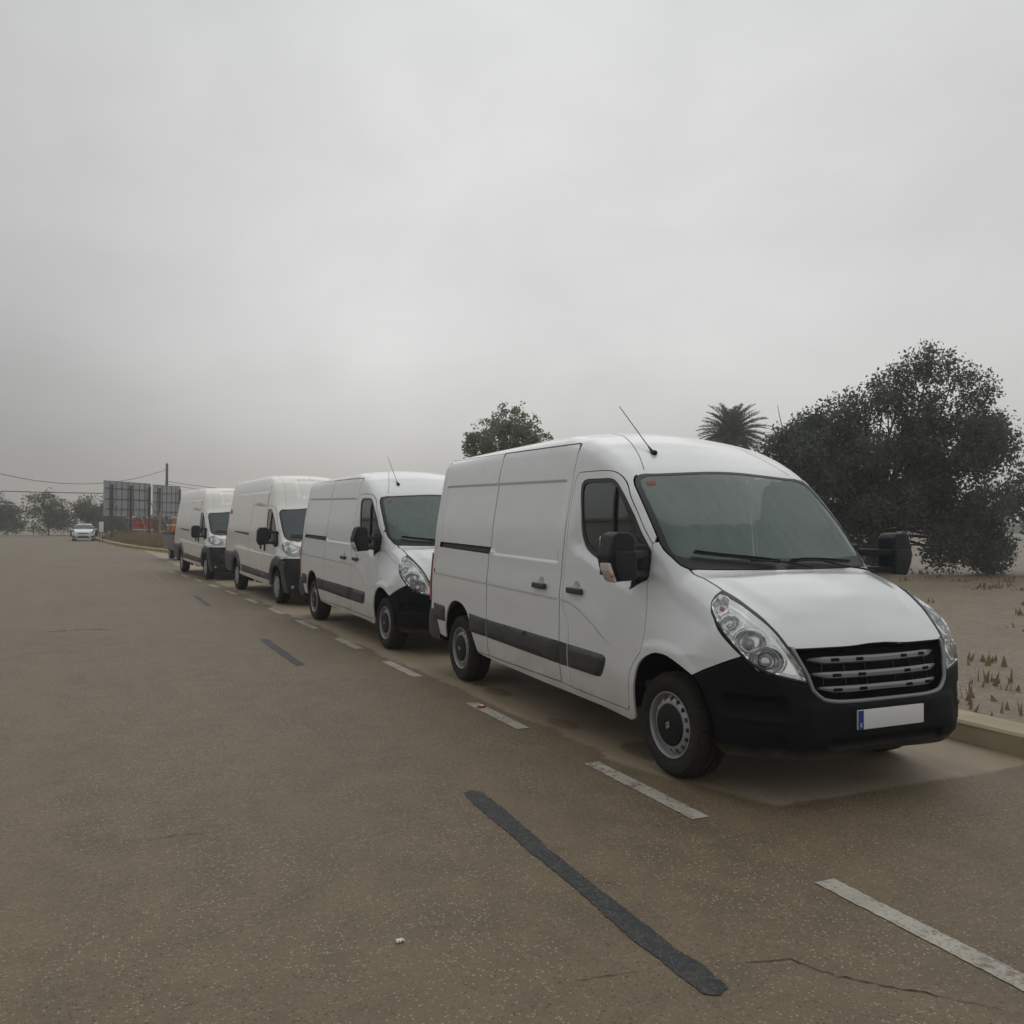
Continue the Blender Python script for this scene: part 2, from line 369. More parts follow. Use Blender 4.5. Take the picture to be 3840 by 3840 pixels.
def patch(S, dom, outer, holes=(), h=.06, levels=None, off=0., offf=None, roll=.016, gap=.0034, shear=0., name='panel', mat='white_paint', parent=None, mirror=False, hx=None, seam=None, extra=None):
    """one body panel: outline in a projection plane, triangulated, laid on the bodyshell, edges rolled inward"""
    o0 = ccw(np.asarray(outer, float)); outer = inset(o0, gap) if gap else o0
    if seam is not None: sm_ = dist_poly(o0, np.asarray(seam, float), False) < 2e-3; outer = np.where(sm_[:, None], o0, outer)
    holes = [inset(x, -gap) if gap else x for x in holes]
    lo, hi = outer.min(0), outer.max(0)
    gx = np.arange(lo[0] + h * .5, hi[0], hx or h); gy = np.arange(lo[1] + h * .5, hi[1], h)
    if levels is not None: gy = np.unique(np.concatenate([gy, np.asarray(levels)]))
    G = np.stack(np.meshgrid(gx, gy), -1)
    if hx is None: G[1::2, :, 0] += h * .5
    G = G.reshape(-1, 2)
    if extra is not None: G = np.concatenate([G, extra])
    if shear: G[:, 1] -= shear * (G[:, 0] + 1.4)
    mind = min(h, hx or h) * (.3 if levels is None else .12)
    Q, T, loops = cdt(outer, holes, G, mind)
    P = S.at(dom, Q); Nn = S.grad(P)
    o = np.full(len(Q), off, float)
    if offf is not None: o = o + offf(P, Q, dist_poly(Q, ccw(outer)))
    P = P + Nn * o[:, None]
    fn = np.cross(P[T[:, 1]] - P[T[:, 0]], P[T[:, 2]] - P[T[:, 0]])
    flip = (fn * Nn[T].mean(1)).sum(1) < 0; T[flip] = T[flip][:, ::-1]
    V = [P]; F = [T]; NN = [Nn]; base = len(P)
    if roll:
        for l in loops:
            l = np.array(l); p = P[l]; n = Nn[l]; t = np.roll(p, -1, 0) - np.roll(p, 1, 0); t /= np.maximum(np.linalg.norm(t, axis=1, keepdims=True), 1e-9)
            out = np.cross(t, n); m = len(l)
            V += [p, p - n * roll]; NN += [out, out]
            i = np.arange(m); j = (i + 1) % m
            F.append(np.concatenate([np.stack([base + i, base + m + i, base + j], 1), np.stack([base + j, base + m + i, base + m + j], 1)])); base += 2 * m
    V = np.concatenate(V); F = np.concatenate(F); NN = np.concatenate(NN)
    fn = np.cross(V[F[:, 1]] - V[F[:, 0]], V[F[:, 2]] - V[F[:, 0]]); fl = (fn * NN[F].mean(1)).sum(1) < 0; F[fl] = F[fl][:, ::-1]
    if mirror: V = V * np.array([1, -1, 1]); NN = NN * np.array([1, -1, 1]); F = F[:, ::-1]
    return mesh(name, V, F, mat, parent, True, None if offf is not None else NN)
def pad(S, dom, outer, hgt, w, **k):
    """a moulding that stands proud, with chamfered borders"""
    return patch(S, dom, outer, offf=lambda P, Q, d: hgt * sstep(0, w, d), gap=0., roll=.02, **k)

# ------------------------------------------------------------------ wheels
def disc_mesh(name, r0, r1, wf, holes, hr, rc, mat, parent, n=64):
    """pressed steel disc: annulus with round vent holes; wf(r) gives the depth"""
    def circ(r, m, cx=0, cy=0): a = np.linspace(0, 2 * math.pi, m, endpoint=False); return np.stack([cx + r * np.cos(a), cy + r * np.sin(a)], 1)
    hs = [circ(r0, 40)] + [circ(hr, 12, rc * math.cos(2 * math.pi * i / holes), rc * math.sin(2 * math.pi * i / holes)) for i in range(holes)]
    rr = np.concatenate([circ(r, 64) for r in np.linspace(r0, r1, 7)[1:-1]])
    Q, T, lo = cdt(circ(r1, n), hs, rr, .006)
    r = np.linalg.norm(Q, axis=1); V = np.stack([Q[:, 0], -wf(r), Q[:, 1]], 1); F = [tuple(t) for t in T]; V = [tuple(v) for v in V]
    for l in lo[2:]:
        b = len(V); V += [(V[i][0] * .99, V[i][1] + .012, V[i][2] * .99) for i in l]; m = len(l)
        F += [(l[i], l[(i + 1) % m], b + (i + 1) % m, b + i) for i in range(m)]
    o = mesh(name, V, F, mat, parent, True)
    bm = bmesh.new(); bm.from_mesh(o.data); bmesh.ops.recalc_face_normals(bm, faces=bm.faces); bm.to_mesh(o.data); bm.free(); o.data.shade_smooth(); o.data.set_sharp_from_angle(angle=.7)
    return o
def make_wheel(parent, R=.35, kind='steel'):
    w = empty('wheel'); w.parent = parent
    s = R - .35
    prof = [(.205, -.20), (.24, -.215), (.30, -.222), (.325 + s, -.215), (.342 + s, -.195), (.3475 + s, -.165), (.3475 + s, -.15), (.338 + s, -.148), (.338 + s, -.138), (.349 + s, -.136), (.35 + s, -.112),
            (.339 + s, -.11), (.339 + s, -.098), (.35 + s, -.096), (.349 + s, -.07), (.339 + s, -.068), (.339 + s, -.058), (.3475 + s, -.056), (.345 + s, -.03), (.337 + s, -.012), (.326 + s, .002),
            (.310 + s, .010), (.308 + s, .013), (.285, .016), (.265, .0155), (.262, .013), (.235, .007), (.219, .001), (.214, -.004)]
    shoulder = {3, 4, 18, 19, 20}
    def mod(i, j, r): return r - (.009 if (i in shoulder and j % 3 == 0) else 0)
    lathe('tyre', prof, 'rubber', w, 168, mod, sharp=32)
    if kind == 'steel':
        rim = lathe('rim', [(.214, -.006), (.219, .0035), (.2165, .007), (.2095, .005), (.204, -.004), (.2015, -.02), (.199, -.036), (.188, -.046), (.187, -.10), (.05, -.12)], 'steel_rim', w, 64)
        wf = lambda r: np.interp(r, [.12, .15, .168, .182, .196], [-.002, -.004, -.010, -.022, -.042])
        disc_mesh('vent_disc', .125, .196, wf, 16, .0165, .1735, 'steel_rim', w)
        hc = lathe('hub_cap', [(.0, .016), (.06, .0155), (.11, .012), (.134, .006), (.1405, -.004), (.141, -.012)], 'hub_black', w, 48)
        # diamond badge in the middle of the cap
        V = []; F = []
        for k, (a, b, d) in enumerate(((.021, .031, .0155), (.021, .031, .0195), (.008, .015, .0195), (.008, .015, .0155))):
            V += [(0, -d, b), (a, -d, 0), (0, -d, -b), (-a, -d, 0)]
        for k in range(3):
            for i in range(4): F.append((4 * k + i, 4 * k + (i + 1) % 4, 4 * k + 4 + (i + 1) % 4, 4 * k + 4 + i))
        mesh('badge', V, F, 'hubcap_grey', w)
        bm = bmesh.new(); bmesh.ops.create_icosphere(bm, subdivisions=1, radius=.007); bmesh.ops.translate(bm, vec=(-.05, -.012, .19), verts=bm.verts); bm_obj('valve', bm, 'hubcap_grey', w, True)
    else:
        lathe('rim', [(.214, -.006), (.219, .0035), (.2165, .007), (.209, .004), (.204, -.01), (.19, -.04), (.05, -.05)], 'steel_rim', w, 48)
        lathe('wheel_trim', [(0, .022), (.05, .022), (.06, .016), (.10, .019), (.15, .015), (.19, .009), (.206, .004), (.21, -.003)], 'hubcap_grey', w, 48)
        for k in range(7):
            a = 2 * math.pi * k / 7; o = box('vent_slot', (.165 * math.cos(a), -.013, .165 * math.sin(a)), (.055, .004, .03), 'hub_black', w, .001, Matrix.Rotation(-a, 3, 'Y'))
    return w
def put_wheels(root, xr, ty, R, kind):
    w0 = make_wheel(root, R, kind); w0.location = (0, -ty, R)
    for x, y, rz in ((xr, -ty, 0), (0, ty, math.pi), (xr, ty, math.pi)):
        w = copy_tree(w0, root); w.location = (x, y, R); w.rotation_euler = (0, random.uniform(0, 6), rz)
    w0.rotation_euler = (0, .4, 0)
def chassis(root, x0, x1, arches, W=.86, zf=.34):
    """dark underbody, wheel housings, and the bits hanging below the floor"""
    bm = bmesh.new()
    bm_box(bm, ((x0 + x1) / 2, 0, zf + .05), (x1 - x0, 2 * (W - .32), .10), bevel=.02)
    bm_box(bm, ((arches[0] + arches[1]) / 2, 0, zf + .06), (arches[0] - arches[1] - .9, 2 * W, .1), bevel=.02)
    bm_box(bm, (arches[1], 0, .30), (.12, 1.5, .09), bevel=.03); bm_box(bm, (arches[0], 0, .27), (.3, 1.4, .08), bevel=.03)
    bm_box(bm, (arches[1] + 1.0, -.55, .29), (.5, .25, .12), bevel=.04); bm_box(bm, (arches[1] + .55, -.72, .27), (.22, .05, .05), bevel=.015)
    bm_obj('underbody', bm, 'liner', root, True)
    for xa in arches:
        for sy in (-1, 1):
            V = []; F = []; n = 20
            for j in range(n + 1):
                a = math.pi * (.0 + 1.0 * j / n); c, s_ = math.cos(a), math.sin(a)
                for y in (1.015, .60): V.append((xa + .44 * c, sy * y, .37 + .45 * s_))
            for j in range(n): F.append((2 * j, 2 * j + 1, 2 * j + 3, 2 * j + 2))
            b = len(V); V.append((xa, sy * .60, .37)); F += [(2 * j + 1, 2 * j + 3, b) for j in range(n)]
            mesh('wheel_housing', V, F, 'liner', root, True)
def cab_interior(root, xs, zsill, wheel_y, xb):
    """dashboard, seats, steering wheel and bulkhead behind the glass"""
    prism('dashboard', [(xs + .02, zsill - .03), (xs - .16, zsill + .02), (xs - .38, zsill - .0), (xs - .48, zsill - .16), (xs - .42, .75), (xs, .75)], -.84, .84, 1, 'interior_grey', root, .03)
    box('bulkhead', (xb, 0, 1.35), (.04, 1.78, 1.75), 'interior_grey', root, .01)
    for y, w in ((.47, .5), (-.47, .5), (-.02, .42)):
        s = empty('seat'); s.parent = root
        box('cushion', (xb + .48, y, .86), (.52, w, .18), 'seat_cloth', s, .06); box('seat_back', (xb + .20, y, 1.25), (.16, w, .72), 'seat_cloth', s, .06, Matrix.Rotation(-.16, 3, 'Y'))
        box('headrest', (xb + .12, y, 1.70), (.10, .27, .20), 'seat_cloth', s, .045)
    pts = [(xs - .47 - .10 * math.sin(a), wheel_y + .21 * math.cos(a), zsill - .02 + .17 * math.sin(a)) for a in np.linspace(0, 2 * math.pi, 28, endpoint=False)]
    sw = tube('steering_wheel', pts, .017, 'interior', root, 8, True)
    box('spoke', (xs - .45, wheel_y, zsill - .02), (.05, .36, .05), 'interior', sw, .015)
    box('rear_view_mirror', (xs - .66, 0, 1.97), (.03, .24, .075), 'interior', root, .015)
    box('floor', ((xs + xb) / 2, 0, .55), (abs(xs - xb) + .6, 1.8, .05), 'interior', root)

# ------------------------------------------------------------------ the van with the tall grille and sweeping headlamps
def z_shift(x): return -.0185 * (x + 1.4)
def w_master(x, z):
    zr = z + .0185 * (x + 1.4)
    # recessed upper load panel
    zlo = 1.365 + .030 * sstep(-2.74, -2.80, x)
    mk = sstep(-4.26, -4.21, x) * (1 - sstep(-1.525, -1.475, x)) * sstep(zlo - .012, zlo + .012, zr) * (1 - sstep(2.035, 2.058, zr))
    d = -.012 * mk
    # waist crease that drops across the front door
    zw = np.interp(x, [-5, -1.33, -1.2, -1.052, -.867, -.709, -.5], [1.061, 1.061, 1.045, 1.0, .917, .835, .74])
    d = d + .008 * sstep(zw - .008, zw + .010, zr) * (1 - sstep(zw + .01, zw + .25, zr)) * (1 - sstep(-.75, -.6, x)) * sstep(-4.45, -4.35, x)
    # scooped beltline of the cab door
    s = (z - (1.415 - .335 * (x + 1.12))) / 1.05
    d = d - .026 * sstep(0, .085, s) * sstep(-1.33, -1.2, x) * (1 - sstep(-.5, -.36, x)) * (1 - sstep(1.5, 1.95, z))
    # lip round the front arch
    r = np.sqrt((x + .02) ** 2 + (z - .36) ** 2)
    d = d + .010 * (1 - sstep(.50, .56, r)) * sstep(-.1, .1, x + .25)
    return d
def t_master(x, ay):
    return .020 * (1 - sstep(.60, .72, ay - .12 * sstep(.3, -.1, x) + .10 * sstep(.3, .62, x))) * (1 - sstep(.50, .66, x)) * sstep(.06, .2, x)
def corner_line(S, xs):
    out = []
    ys = -np.linspace(1.0, .3, 260)
    for x in xs:
        P = S.at('top', np.stack([np.full(260, x), ys], 1)); n = S.grad(P); i = int(np.argmax(n[:, 2] > -n[:, 1])); out.append(P[i])
    return np.array(out)
def build_master():
    prof = [(.95, .4), (.9, .77), (.87, .86), (.84, .93), (.75, 1.03), (.65, 1.12), (.5, 1.215), (.35, 1.285), (.2, 1.335), (.12, 1.355), (.0, 1.475), (-.2, 1.685), (-.4, 1.88), (-.6, 2.075), (-.68, 2.14), (-.85, 2.25), (-1.05, 2.36), (-1.3, 2.445), (-1.6, 2.495), (-2.0, 2.505), (-3, 2.495), (-4.3, 2.475), (-7, 2.46)]
    width = [(0, .95), (.25, .98), (.38, 1.015), (.6, 1.04), (1.0, 1.04), (1.15, 1.03), (1.4, 1.012), (1.67, .985), (1.92, .945), (2.17, .905), (2.31, .875), (2.5, .83), (3.2, .62)]
    S = Surf(prof, width, (.875, .40, 5.0), -4.53, dict(ft=.35, fx0=-.6, fx1=.4, fz=.85, sh_h=.20, sh_w=.11, crown=.06, r_hood=.14, r_roof=.10, r_nose=.12, ntuck=.18, rlean=.04, psm=.05), w_master, t_master)
    root = empty('delivery_van')
    G = corner_line(S, np.concatenate([np.arange(-4.42, -.72, .06), [-.70]]))          # roof edge, rear to front (side -y)
    gz = 2.356 - .0166 * (G[:, 0] + 1.38); flat = S.at('side', np.stack([G[:, 0], gz], 1)); wgt = sstep(-1.38, -1.12, G[:, 0])[:, None]
    zz_ = flat[:, 2:] * (1 - wgt) + G[:, 2:] * wgt
    blend = S.at('side', np.concatenate([G[:, :1], zz_], 1)); G = np.where(wgt >= 1, G, blend)
    def Gs(x0, x1):                                                                    # side-view piece of the roof edge
        m = (G[:, 0] >= min(x0, x1)) & (G[:, 0] <= max(x0, x1)); p = np.concatenate([[[x, np.interp(x, G[:, 0], G[:, 1]), np.interp(x, G[:, 0], G[:, 2])] for x in (min(x0, x1),)], G[m], [[x, np.interp(x, G[:, 0], G[:, 1]), np.interp(x, G[:, 0], G[:, 2])] for x in (max(x0, x1),)]])
        if x0 > x1: p = p[::-1]
        return p
    # windscreen border, top centre -> down the left pillar -> cowl corner
    ws_l = np.array([(-.634, -.0), (-.638, -.35), (-.646, -.62), (-.655, -.74), (-.645, -.81), (-.618, -.85), (-.585, -.868), (-.4, -.893), (-.236, -.904), (-.17, -.893), (-.125, -.875), (-.061, -.847), (-.018, -.803)])
    ws_side3 = S.at('top', cr_curve(ws_l[4:], .03)); ws_top2 = cr_curve(ws_l[:5], .04)
    LV = np.concatenate([np.arange(1.33, 1.42, .008), np.arange(2.02, 2.075, .008), np.arange(1.03, 1.10, .008), np.arange(.72, 1.02, .02)])
    sk = dict(h=.055, levels=LV, shear=.0185)
    arch_f = cr_curve([(.303, .734), (.249, .757), (.168, .785), (.057, .816), (-.051, .822), (-.133, .803), (-.224, .760), (-.294, .700), (-.335, .610), (-.362, .50), (-.37, .36)], .03)
    arch_r = cr_curve([(-3.99, .44), (-3.985, .53), (-3.96, .614), (-3.907, .736), (-3.80, .824), (-3.669, .853), (-3.505, .837), (-3.375, .771), (-3.285, .66), (-3.22, .52), (-3.138, .388)], .03)
    bump_top = cr_curve([(.613, .892), (.452, .812), (.37, .772), (.303, .734)], .03)
    hl_left = [(.281, 1.255), (.285, 1.231), (.295, 1.195), (.338, 1.134), (.384, 1.098), (.45, 1.038), (.54, .96), (.613, .892)]
    hood_seam2 = [(-.016, -.804), (.101, -.778), (.256, -.776), (.281, -.776), (.438, -.741), (.571, -.704), (.655, -.678), (.724, -.661)]
    hood_seam3 = S.at('top', rs(hood_seam2, .03)); hs3 = hood_seam3[hood_seam3[:, 0] <= .283]
    door_arch = cr_curve([(-.444, .358), (-.433, .396), (-.411, .577), (-.377, .666), (-.32, .741), (-.257, .80)], .03)
    door_front = [(-.257, .80), (-.225, .95), (-.235, 1.1), (-.259, 1.235), (-.263, 1.469), (-.272, 1.547)]
    door_top = cr_curve([(-.272, 1.547), (-.42, 1.73), (-.55, 1.89), (-.623, 1.982), (-.70, 2.045), (-.78, 2.082), (-.866, 2.097), (-1.0, 2.104), (-1.25, 2.107), (-1.312, 2.10), (-1.342, 2.072)], .03)
    door_rear = [(-1.342, 2.072), (-1.366, 1.93), (-1.366, 1.53), (-1.366, 1.275), (-1.345, .994), (-1.29, .93), (-1.262, .86), (-1.256, .541), (-1.240, .392), (-1.208, .374)]
    ws3 = S.to('side', ws_side3)
    for m in (0, 1):
        mk = dict(mirror=bool(m), parent=root)
        # front wing
        out = join(rs([(-.272, 1.547), (-.262, 1.56), tuple(ws3[np.argmin(abs(ws3[:, 0] + .236))])], .03), ws3[ws3[:, 0] > -.236], S.to('side', hs3), rs(hl_left, .03), bump_top, arch_f, rs([(-.37, .36), (-.375, .31), (-.41, .297), (-.452, .31), (-.444, .358)], .03), door_arch, rs(door_front, .03))
        patch(S, 'side', out, name='front_wing', **dict(sk, h=.035), **mk)
        # pillar, roof flank over the cab and the post behind the door
        cabG = S.to('side', np.concatenate([S.at('top', [(-.655, -.80)]), Gs(-.70, -1.385)]))
        out = join(rs([(-.272, 1.547), (-.262, 1.56)], .02), S.to('side', ws_side3)[::-1][S.to('side', ws_side3)[::-1][:, 0] < -.236], [tuple(S.to('side', S.at('top', [(-.655, -.80)]))[0])], S.to('side', Gs(-.70, -1.385)), rs([(-1.385, 2.25), (-1.40, 1.93), (-1.405, 1.5), (-1.405, .40)], .05), rs([(-1.405, .385), (-1.208, .374)], .05), rs(door_rear[::-1], .04), door_top[::-1])
        patch(S, 'side', out, name='cab_side_frame', seam=cabG, **dict(sk, h=.03), **mk)
        # front door with its window opening
        cx = np.arange(-1.34, -.60, .02); crz = np.concatenate([np.stack([cx, np.interp(cx, [-5, -1.33, -1.2, -1.052, -.867, -.709, -.5], [1.061, 1.061, 1.045, 1.0, .917, .835, .74]) + d_], 1) for d_ in (-.014, -.007, 0, .007, .014, .03)])
        win = cr_curve([(-1.205, 1.784), (-1.243, 1.966), (-1.228, 2.022), (-1.168, 2.043), (-1.0, 2.040), (-.829, 2.034), (-.74, 2.005), (-.66, 1.945), (-.56, 1.85), (-.40, 1.655), (-.285, 1.51), (-.262, 1.45), (-.258, 1.32), (-.33, 1.275), (-.445, 1.222), (-.418, 1.285), (-.50, 1.305), (-.70, 1.352), (-.846, 1.40), (-1.019, 1.461), (-1.102, 1.507), (-1.155, 1.575), (-1.185, 1.66)], .02, True)
        win2 = cr_curve([(-1.185, 1.784), (-1.215, 1.955), (-1.20, 2.00), (-1.155, 2.015), (-1.0, 2.013), (-.845, 2.008), (-.77, 1.985), (-.69, 1.92), (-.58, 1.80), (-.43, 1.62), (-.36, 1.52), (-.36, 1.36), (-.50, 1.345), (-.70, 1.392), (-.83, 1.432), (-1.0, 1.493), (-1.08, 1.537), (-1.13, 1.60), (-1.165, 1.69)], .02, True)
        cup = lambda x: np.stack([x + .052 * np.cos(np.linspace(0, 2 * math.pi, 20, endpoint=False)), 1.178 + .05 * np.sin(np.linspace(0, 2 * math.pi, 20, endpoint=False))], 1)
        dr = patch(S, 'side', join(door_arch, rs(door_front, .03), door_top, rs(door_rear, .04), rs([(-1.208, .374), (-.444, .358)], .04)), holes=[win, cup(-1.15)], name='front_door', extra=crz, **dict(sk, h=.04), **mk)
        patch(S, 'side', win, holes=[win2], h=.03, off=-.004, roll=.012, gap=0, name='window_surround', mat='dark_trim', mirror=bool(m), parent=dr)
        patch(S, 'side', inset(win2, -.006), h=.06, off=-.012, roll=0, gap=0, name='window_pane', mat='window_glass', mirror=bool(m), parent=dr)
        sg = -1 if not m else 1
        bar = S.at('side', rs([(-.735, 1.965), (-.70, 1.40)], .08)); bar[:, 1] *= -sg
        tube('window_divider', bar, .012, 'dark_trim', dr, 6)
        def handle(x, par):
            patch(S, 'side', cup(x), h=.012, offf=lambda P, Q, d: -.022 * sstep(0, .04, d), gap=0, roll=0, name='handle_cup', mirror=bool(m), parent=par)
            P = S.at('side', [(x, 1.158)])[0]
            bm = bmesh.new(); bm_box(bm, (x + .0, sg * (abs(P[1]) + .020), 1.155), (.225, .030, .048), Matrix.Rotation(0, 3, 'Y'), .011, 3); bm_obj('door_handle', bm, 'grey_plastic', par, True)
        handle(-1.15, dr)
        # mirror foot plate on the door corner
        foot = [(-.475, 1.30), (-.475, 1.53), (-.44, 1.60), (-.375, 1.555), (-.29, 1.50), (-.266, 1.45), (-.262, 1.32), (-.445, 1.218), (-.415, 1.29)]
        pad(S, 'side', rs(foot, .03, True), .022, .02, h=.02, name='mirror_foot', mat='mirror_plastic', mirror=bool(m), parent=dr)
        # load door (kerb side) or plain panel
        top = S.to('side', Gs(-1.415, -2.84))
        out = join(top, rs([(top[-1][0], top[-1][1]), (-2.855, 2.2), (-2.86, 1.9), (-2.862, 1.49), (-2.862, .75), (-2.858, .47), (-2.838, .388)], .05), rs([(-2.838, .388), (-1.415, .388)], .05), rs([(-1.415, .388), (-1.415, 1.5), (-1.40, 1.97), (-1.39, 2.24)], .05))
        sd = patch(S, 'side', out, holes=[cup(-1.745)] if not m else [], name='sliding_door' if not m else 'load_panel', **dict(sk, h=.06), **mk)
        if not m: handle(-1.745, sd)
        # rear quarter
        top = S.to('side', Gs(-2.872, -4.40))
        out = join(top, rs([tuple(top[-1]), (-4.40, 2.1), (-4.405, 1.32), (-4.405, .78), (-4.40, .60), (-4.22, .595), (-4.16, .44)], .05), [(-3.99, .42)], arch_r, rs([(-3.138, .388), (-2.85, .388), (-2.87, .47), (-2.874, .75), (-2.874, 1.49), (-2.872, 1.9), (-2.868, 2.2)], .05))
        rl = lambda a: [(x, z + z_shift(x)) for x, z in a]
        slot = rl([(-4.235, 1.369), (-2.868, 1.361), (-2.868, 1.4225), (-4.235, 1.4205)])
        rq = patch(S, 'side', out, holes=[rs(slot, .05, True)], name='rear_quarter', **dict(sk, h=.06), **mk)
        if not m:
            tr = patch(S, 'side', rs(slot, .05, True), h=.05, off=-.028, roll=-.03, gap=0, name='door_rail', mat='dark_trim', parent=root)
            for zz in (1.377, 1.392, 1.411):
                p = S.at('side', rs(rl([(-4.2, zz), (-2.85, zz)]), .15)); p[:, 1] += .016; tube('rail_track', p, .005, 'grey_plastic', tr, 6)
            q = np.linspace(0, 2 * math.pi, 14, endpoint=False); pad(S, 'side', np.stack([-4.325 + .02 * np.cos(q), 1.152 + .024 * np.sin(q)], 1), .004, .01, h=.012, name='lock_plug', mat='dark_trim', parent=root)
        # sill below the doors
        out = join(rs([(-.452, .352), (-1.208, .368), (-1.4, .380), (-2.838, .382), (-3.138, .384)], .05), rs([(-3.011, .372), (-2.555, .352), (-1.742, .33), (-.806, .315), (-.5, .295), (-.42, .29)], .05))
        patch(S, 'side', out, h=.03, hx=.08, off=.004, gap=.001, roll=.03, name='sill', **mk)
        # rubbing strips, one piece per panel
        for (xa, ta, ba), (xb, tb, bb) in (((-3.978, .768, .599), (-4.33, .78, .60)), ((-2.880, .745, .569), (-3.30, .76, .574)), ((-1.415, .724, .535), (-2.868, .745, .569)), ((-1.285, .72, .535), (-1.400, .724, .535))):
            o = rs([(xa, ta), (xb, tb), (xb, bb), (xa, ba)], .03, True)
            pad(S, 'side', o, .024, .03, h=.018, hx=.10, name='rubbing_strip', mat='grey_plastic', mirror=bool(m), parent=root)
        o = join(cr_curve([(-1.275, .72), (-.74, .709), (-.705, .69), (-.725, .62), (-.775, .548), (-.84, .532), (-.90, .532)], .03), rs([(-.90, .532), (-1.275, .535)], .03))
        pad(S, 'side', o, .024, .03, h=.018, hx=.06, name='rubbing_strip', mat='grey_plastic', mirror=bool(m), parent=root)
        sm_ = S.at('side', rs([(-4.325, 2.385), (-4.318, 2.1), (-4.322, 1.5), (-4.325, 1.22)], .08)); sm_[:, 1] *= -sg; sm_[:, 1] -= sg * .0015
        tube('corner_seam', sm_, .0035, 'lamp_dull', rq, 5)
        # tail lamp on the rear corner
        o = rs([(-.985, .80), (-.975, 1.33), (-.965, 1.36), (-.93, 1.36), (-.93, .80)], .06, True)
        patch(S, 'rear', o, h=.04, off=.01, roll=.03, gap=0, name='tail_lamp', mat='red_lens', mirror=bool(m), parent=root)
        o = rs([(-4.410, 1.33), (-4.462, 1.35), (-4.462, .80), (-4.410, .80)], .03, True)
        patch(S, 'side', o, h=.03, off=.010, roll=.03, gap=0, name='tail_lamp_side', mat='red_lens', mirror=bool(m), parent=root)
        # wing mirror: two-part housing on twin arms
        wm = empty('wing_mirror'); wm.parent = root
        yo = lambda y: sg * y
        prism('mirror_shell', [(yo(1.20), 1.315), (yo(1.345), 1.30), (yo(1.395), 1.40), (yo(1.41), 1.47), (yo(1.365), 1.615), (yo(1.33), 1.635), (yo(1.24), 1.63), (yo(1.205), 1.595)], -.245, -.085, 0, 'mirror_plastic', wm, .026, 4)
        prism('mirror_cover', [(yo(1.20), 1.312), (yo(1.33), 1.305), (yo(1.37), 1.40), (yo(1.375), 1.47), (yo(1.355), 1.505), (yo(1.20), 1.505)], -.10, -.068, 0, 'mirror_plastic', wm, .012, 3)
        bm = bmesh.new(); ar = -math.atan2(.17, .24) * sg
        for zc, hh in ((1.478, .055), (1.345, .045)):
            vv = bm_box(bm, (0, 0, 0), (.075, .31, hh), Matrix.Rotation(ar, 3, 'Z'), .013); bmesh.ops.translate(bm, vec=(-.205, yo(1.115), zc), verts=vv)
        bm_box(bm, (-.325, yo(1.0), 1.42), (.13, .09, .25), None, .035)
        bm_obj('mirror_arm', bm, 'mirror_plastic', wm, True)
        box('mirror_glass', (-.248, yo(1.30), 1.47), (.008, .16, .26), 'mirror_glass', wm, .003)
        prism('indicator', [(yo(1.345), 1.297), (yo(1.362), 1.297), (yo(1.412), 1.375), (yo(1.418), 1.425), (yo(1.40), 1.43)], -.19, -.085, 0, 'clear_plastic', wm, .007, 2)
        bm = bmesh.new(); bmesh.ops.create_icosphere(bm, subdivisions=2, radius=.013); bmesh.ops.translate(bm, vec=(-.086, yo(1.385), 1.345), verts=bm.verts); bm_obj('indicator_bulb', bm, 'orange_lens', wm, True)
    # roof skin
    Lf = S.to('top', Gs(-4.40, -.70)); corner = S.to('top', S.at('top', [(-.655, -.80)]))
    left = join(Lf, corner, ws_top2[::-1]); right = left[::-1] * np.array([1, -1])
    rsm = S.to('top', np.concatenate([Gs(-1.385, -.70), S.at('top', [(-.655, -.80)])])); out = ccw(join(left, right))
    far = dist_poly(out, rsm, False) > 2e-3; far &= dist_poly(out, rsm * [1, -1], False) > 2e-3
    out = np.where(far[:, None], inset(out, .0015), out)
    roof = patch(S, 'top', out, h=.07, gap=0, name='roof', parent=root)
    for sg in (-1, 1):
        q = cr_curve([(-1.75, -.36), (-1.423, -.44), (-1.099, -.555), (-.885, -.63), (-.69, -.715)], .04); n = len(q)
        o = np.concatenate([q + [0, .003], (q - [0, .003])[::-1]]); patch(S, 'top', o, h=.5, off=.0015, roll=0, gap=0, name='roof_joint', mat='grey_plastic', mirror=sg > 0, parent=roof)
        # dark drip channel over the load door
        g = Gs(-2.84, -1.42); tube('drip_channel', [(p[0], p[1] * -sg, p[2]) for p in (g + [0, .004, -.001])], .0085, 'dark_trim', roof, 6)
        g = Gs(-4.38, -2.85); tube('drip_channel', [(p[0], p[1] * -sg, p[2]) for p in (g + [0, .006, -.002])], .006, 'dark_trim', roof, 6)
    # tail: two doors with a gap, bumper
    for m in (0, 1):
        o = rs([(-.005, .62), (-.005, 2.44), (-.80, 2.40), (-.86, 2.2), (-.915, 1.9), (-.925, 1.35), (-.925, .62)], .05, True)
        rd = patch(S, 'rear', o, h=.08, gap=.004, name='rear_door', mirror=bool(m), parent=root)
        if not m: box('door_handle', (-4.55, -.08, 1.05), (.03, .12, .05), 'grey_plastic', rd, .01)
    bm = bmesh.new()
    pl = [(-4.18, -1.02), (-4.30, -1.05), (-4.46, -1.045), (-4.56, -.98), (-4.60, -.7), (-4.61, 0)]; pl = pl + [(x, -y) for x, y in pl[::-1]]
    A = [bm.verts.new((x, y, .42 - .04 * (x > -4.4))) for x, y in pl]; B = [bm.verts.new((x - .01, y * 1.005, .60)) for x, y in pl]; Cc = [bm.verts.new((x * .996, y * .985, .775)) for x, y in pl]
    for r0, r1 in ((A, B), (B, Cc)):
        for i in range(len(pl) - 1): bm.faces.new((r0[i], r0[i + 1], r1[i + 1], r1[i]))
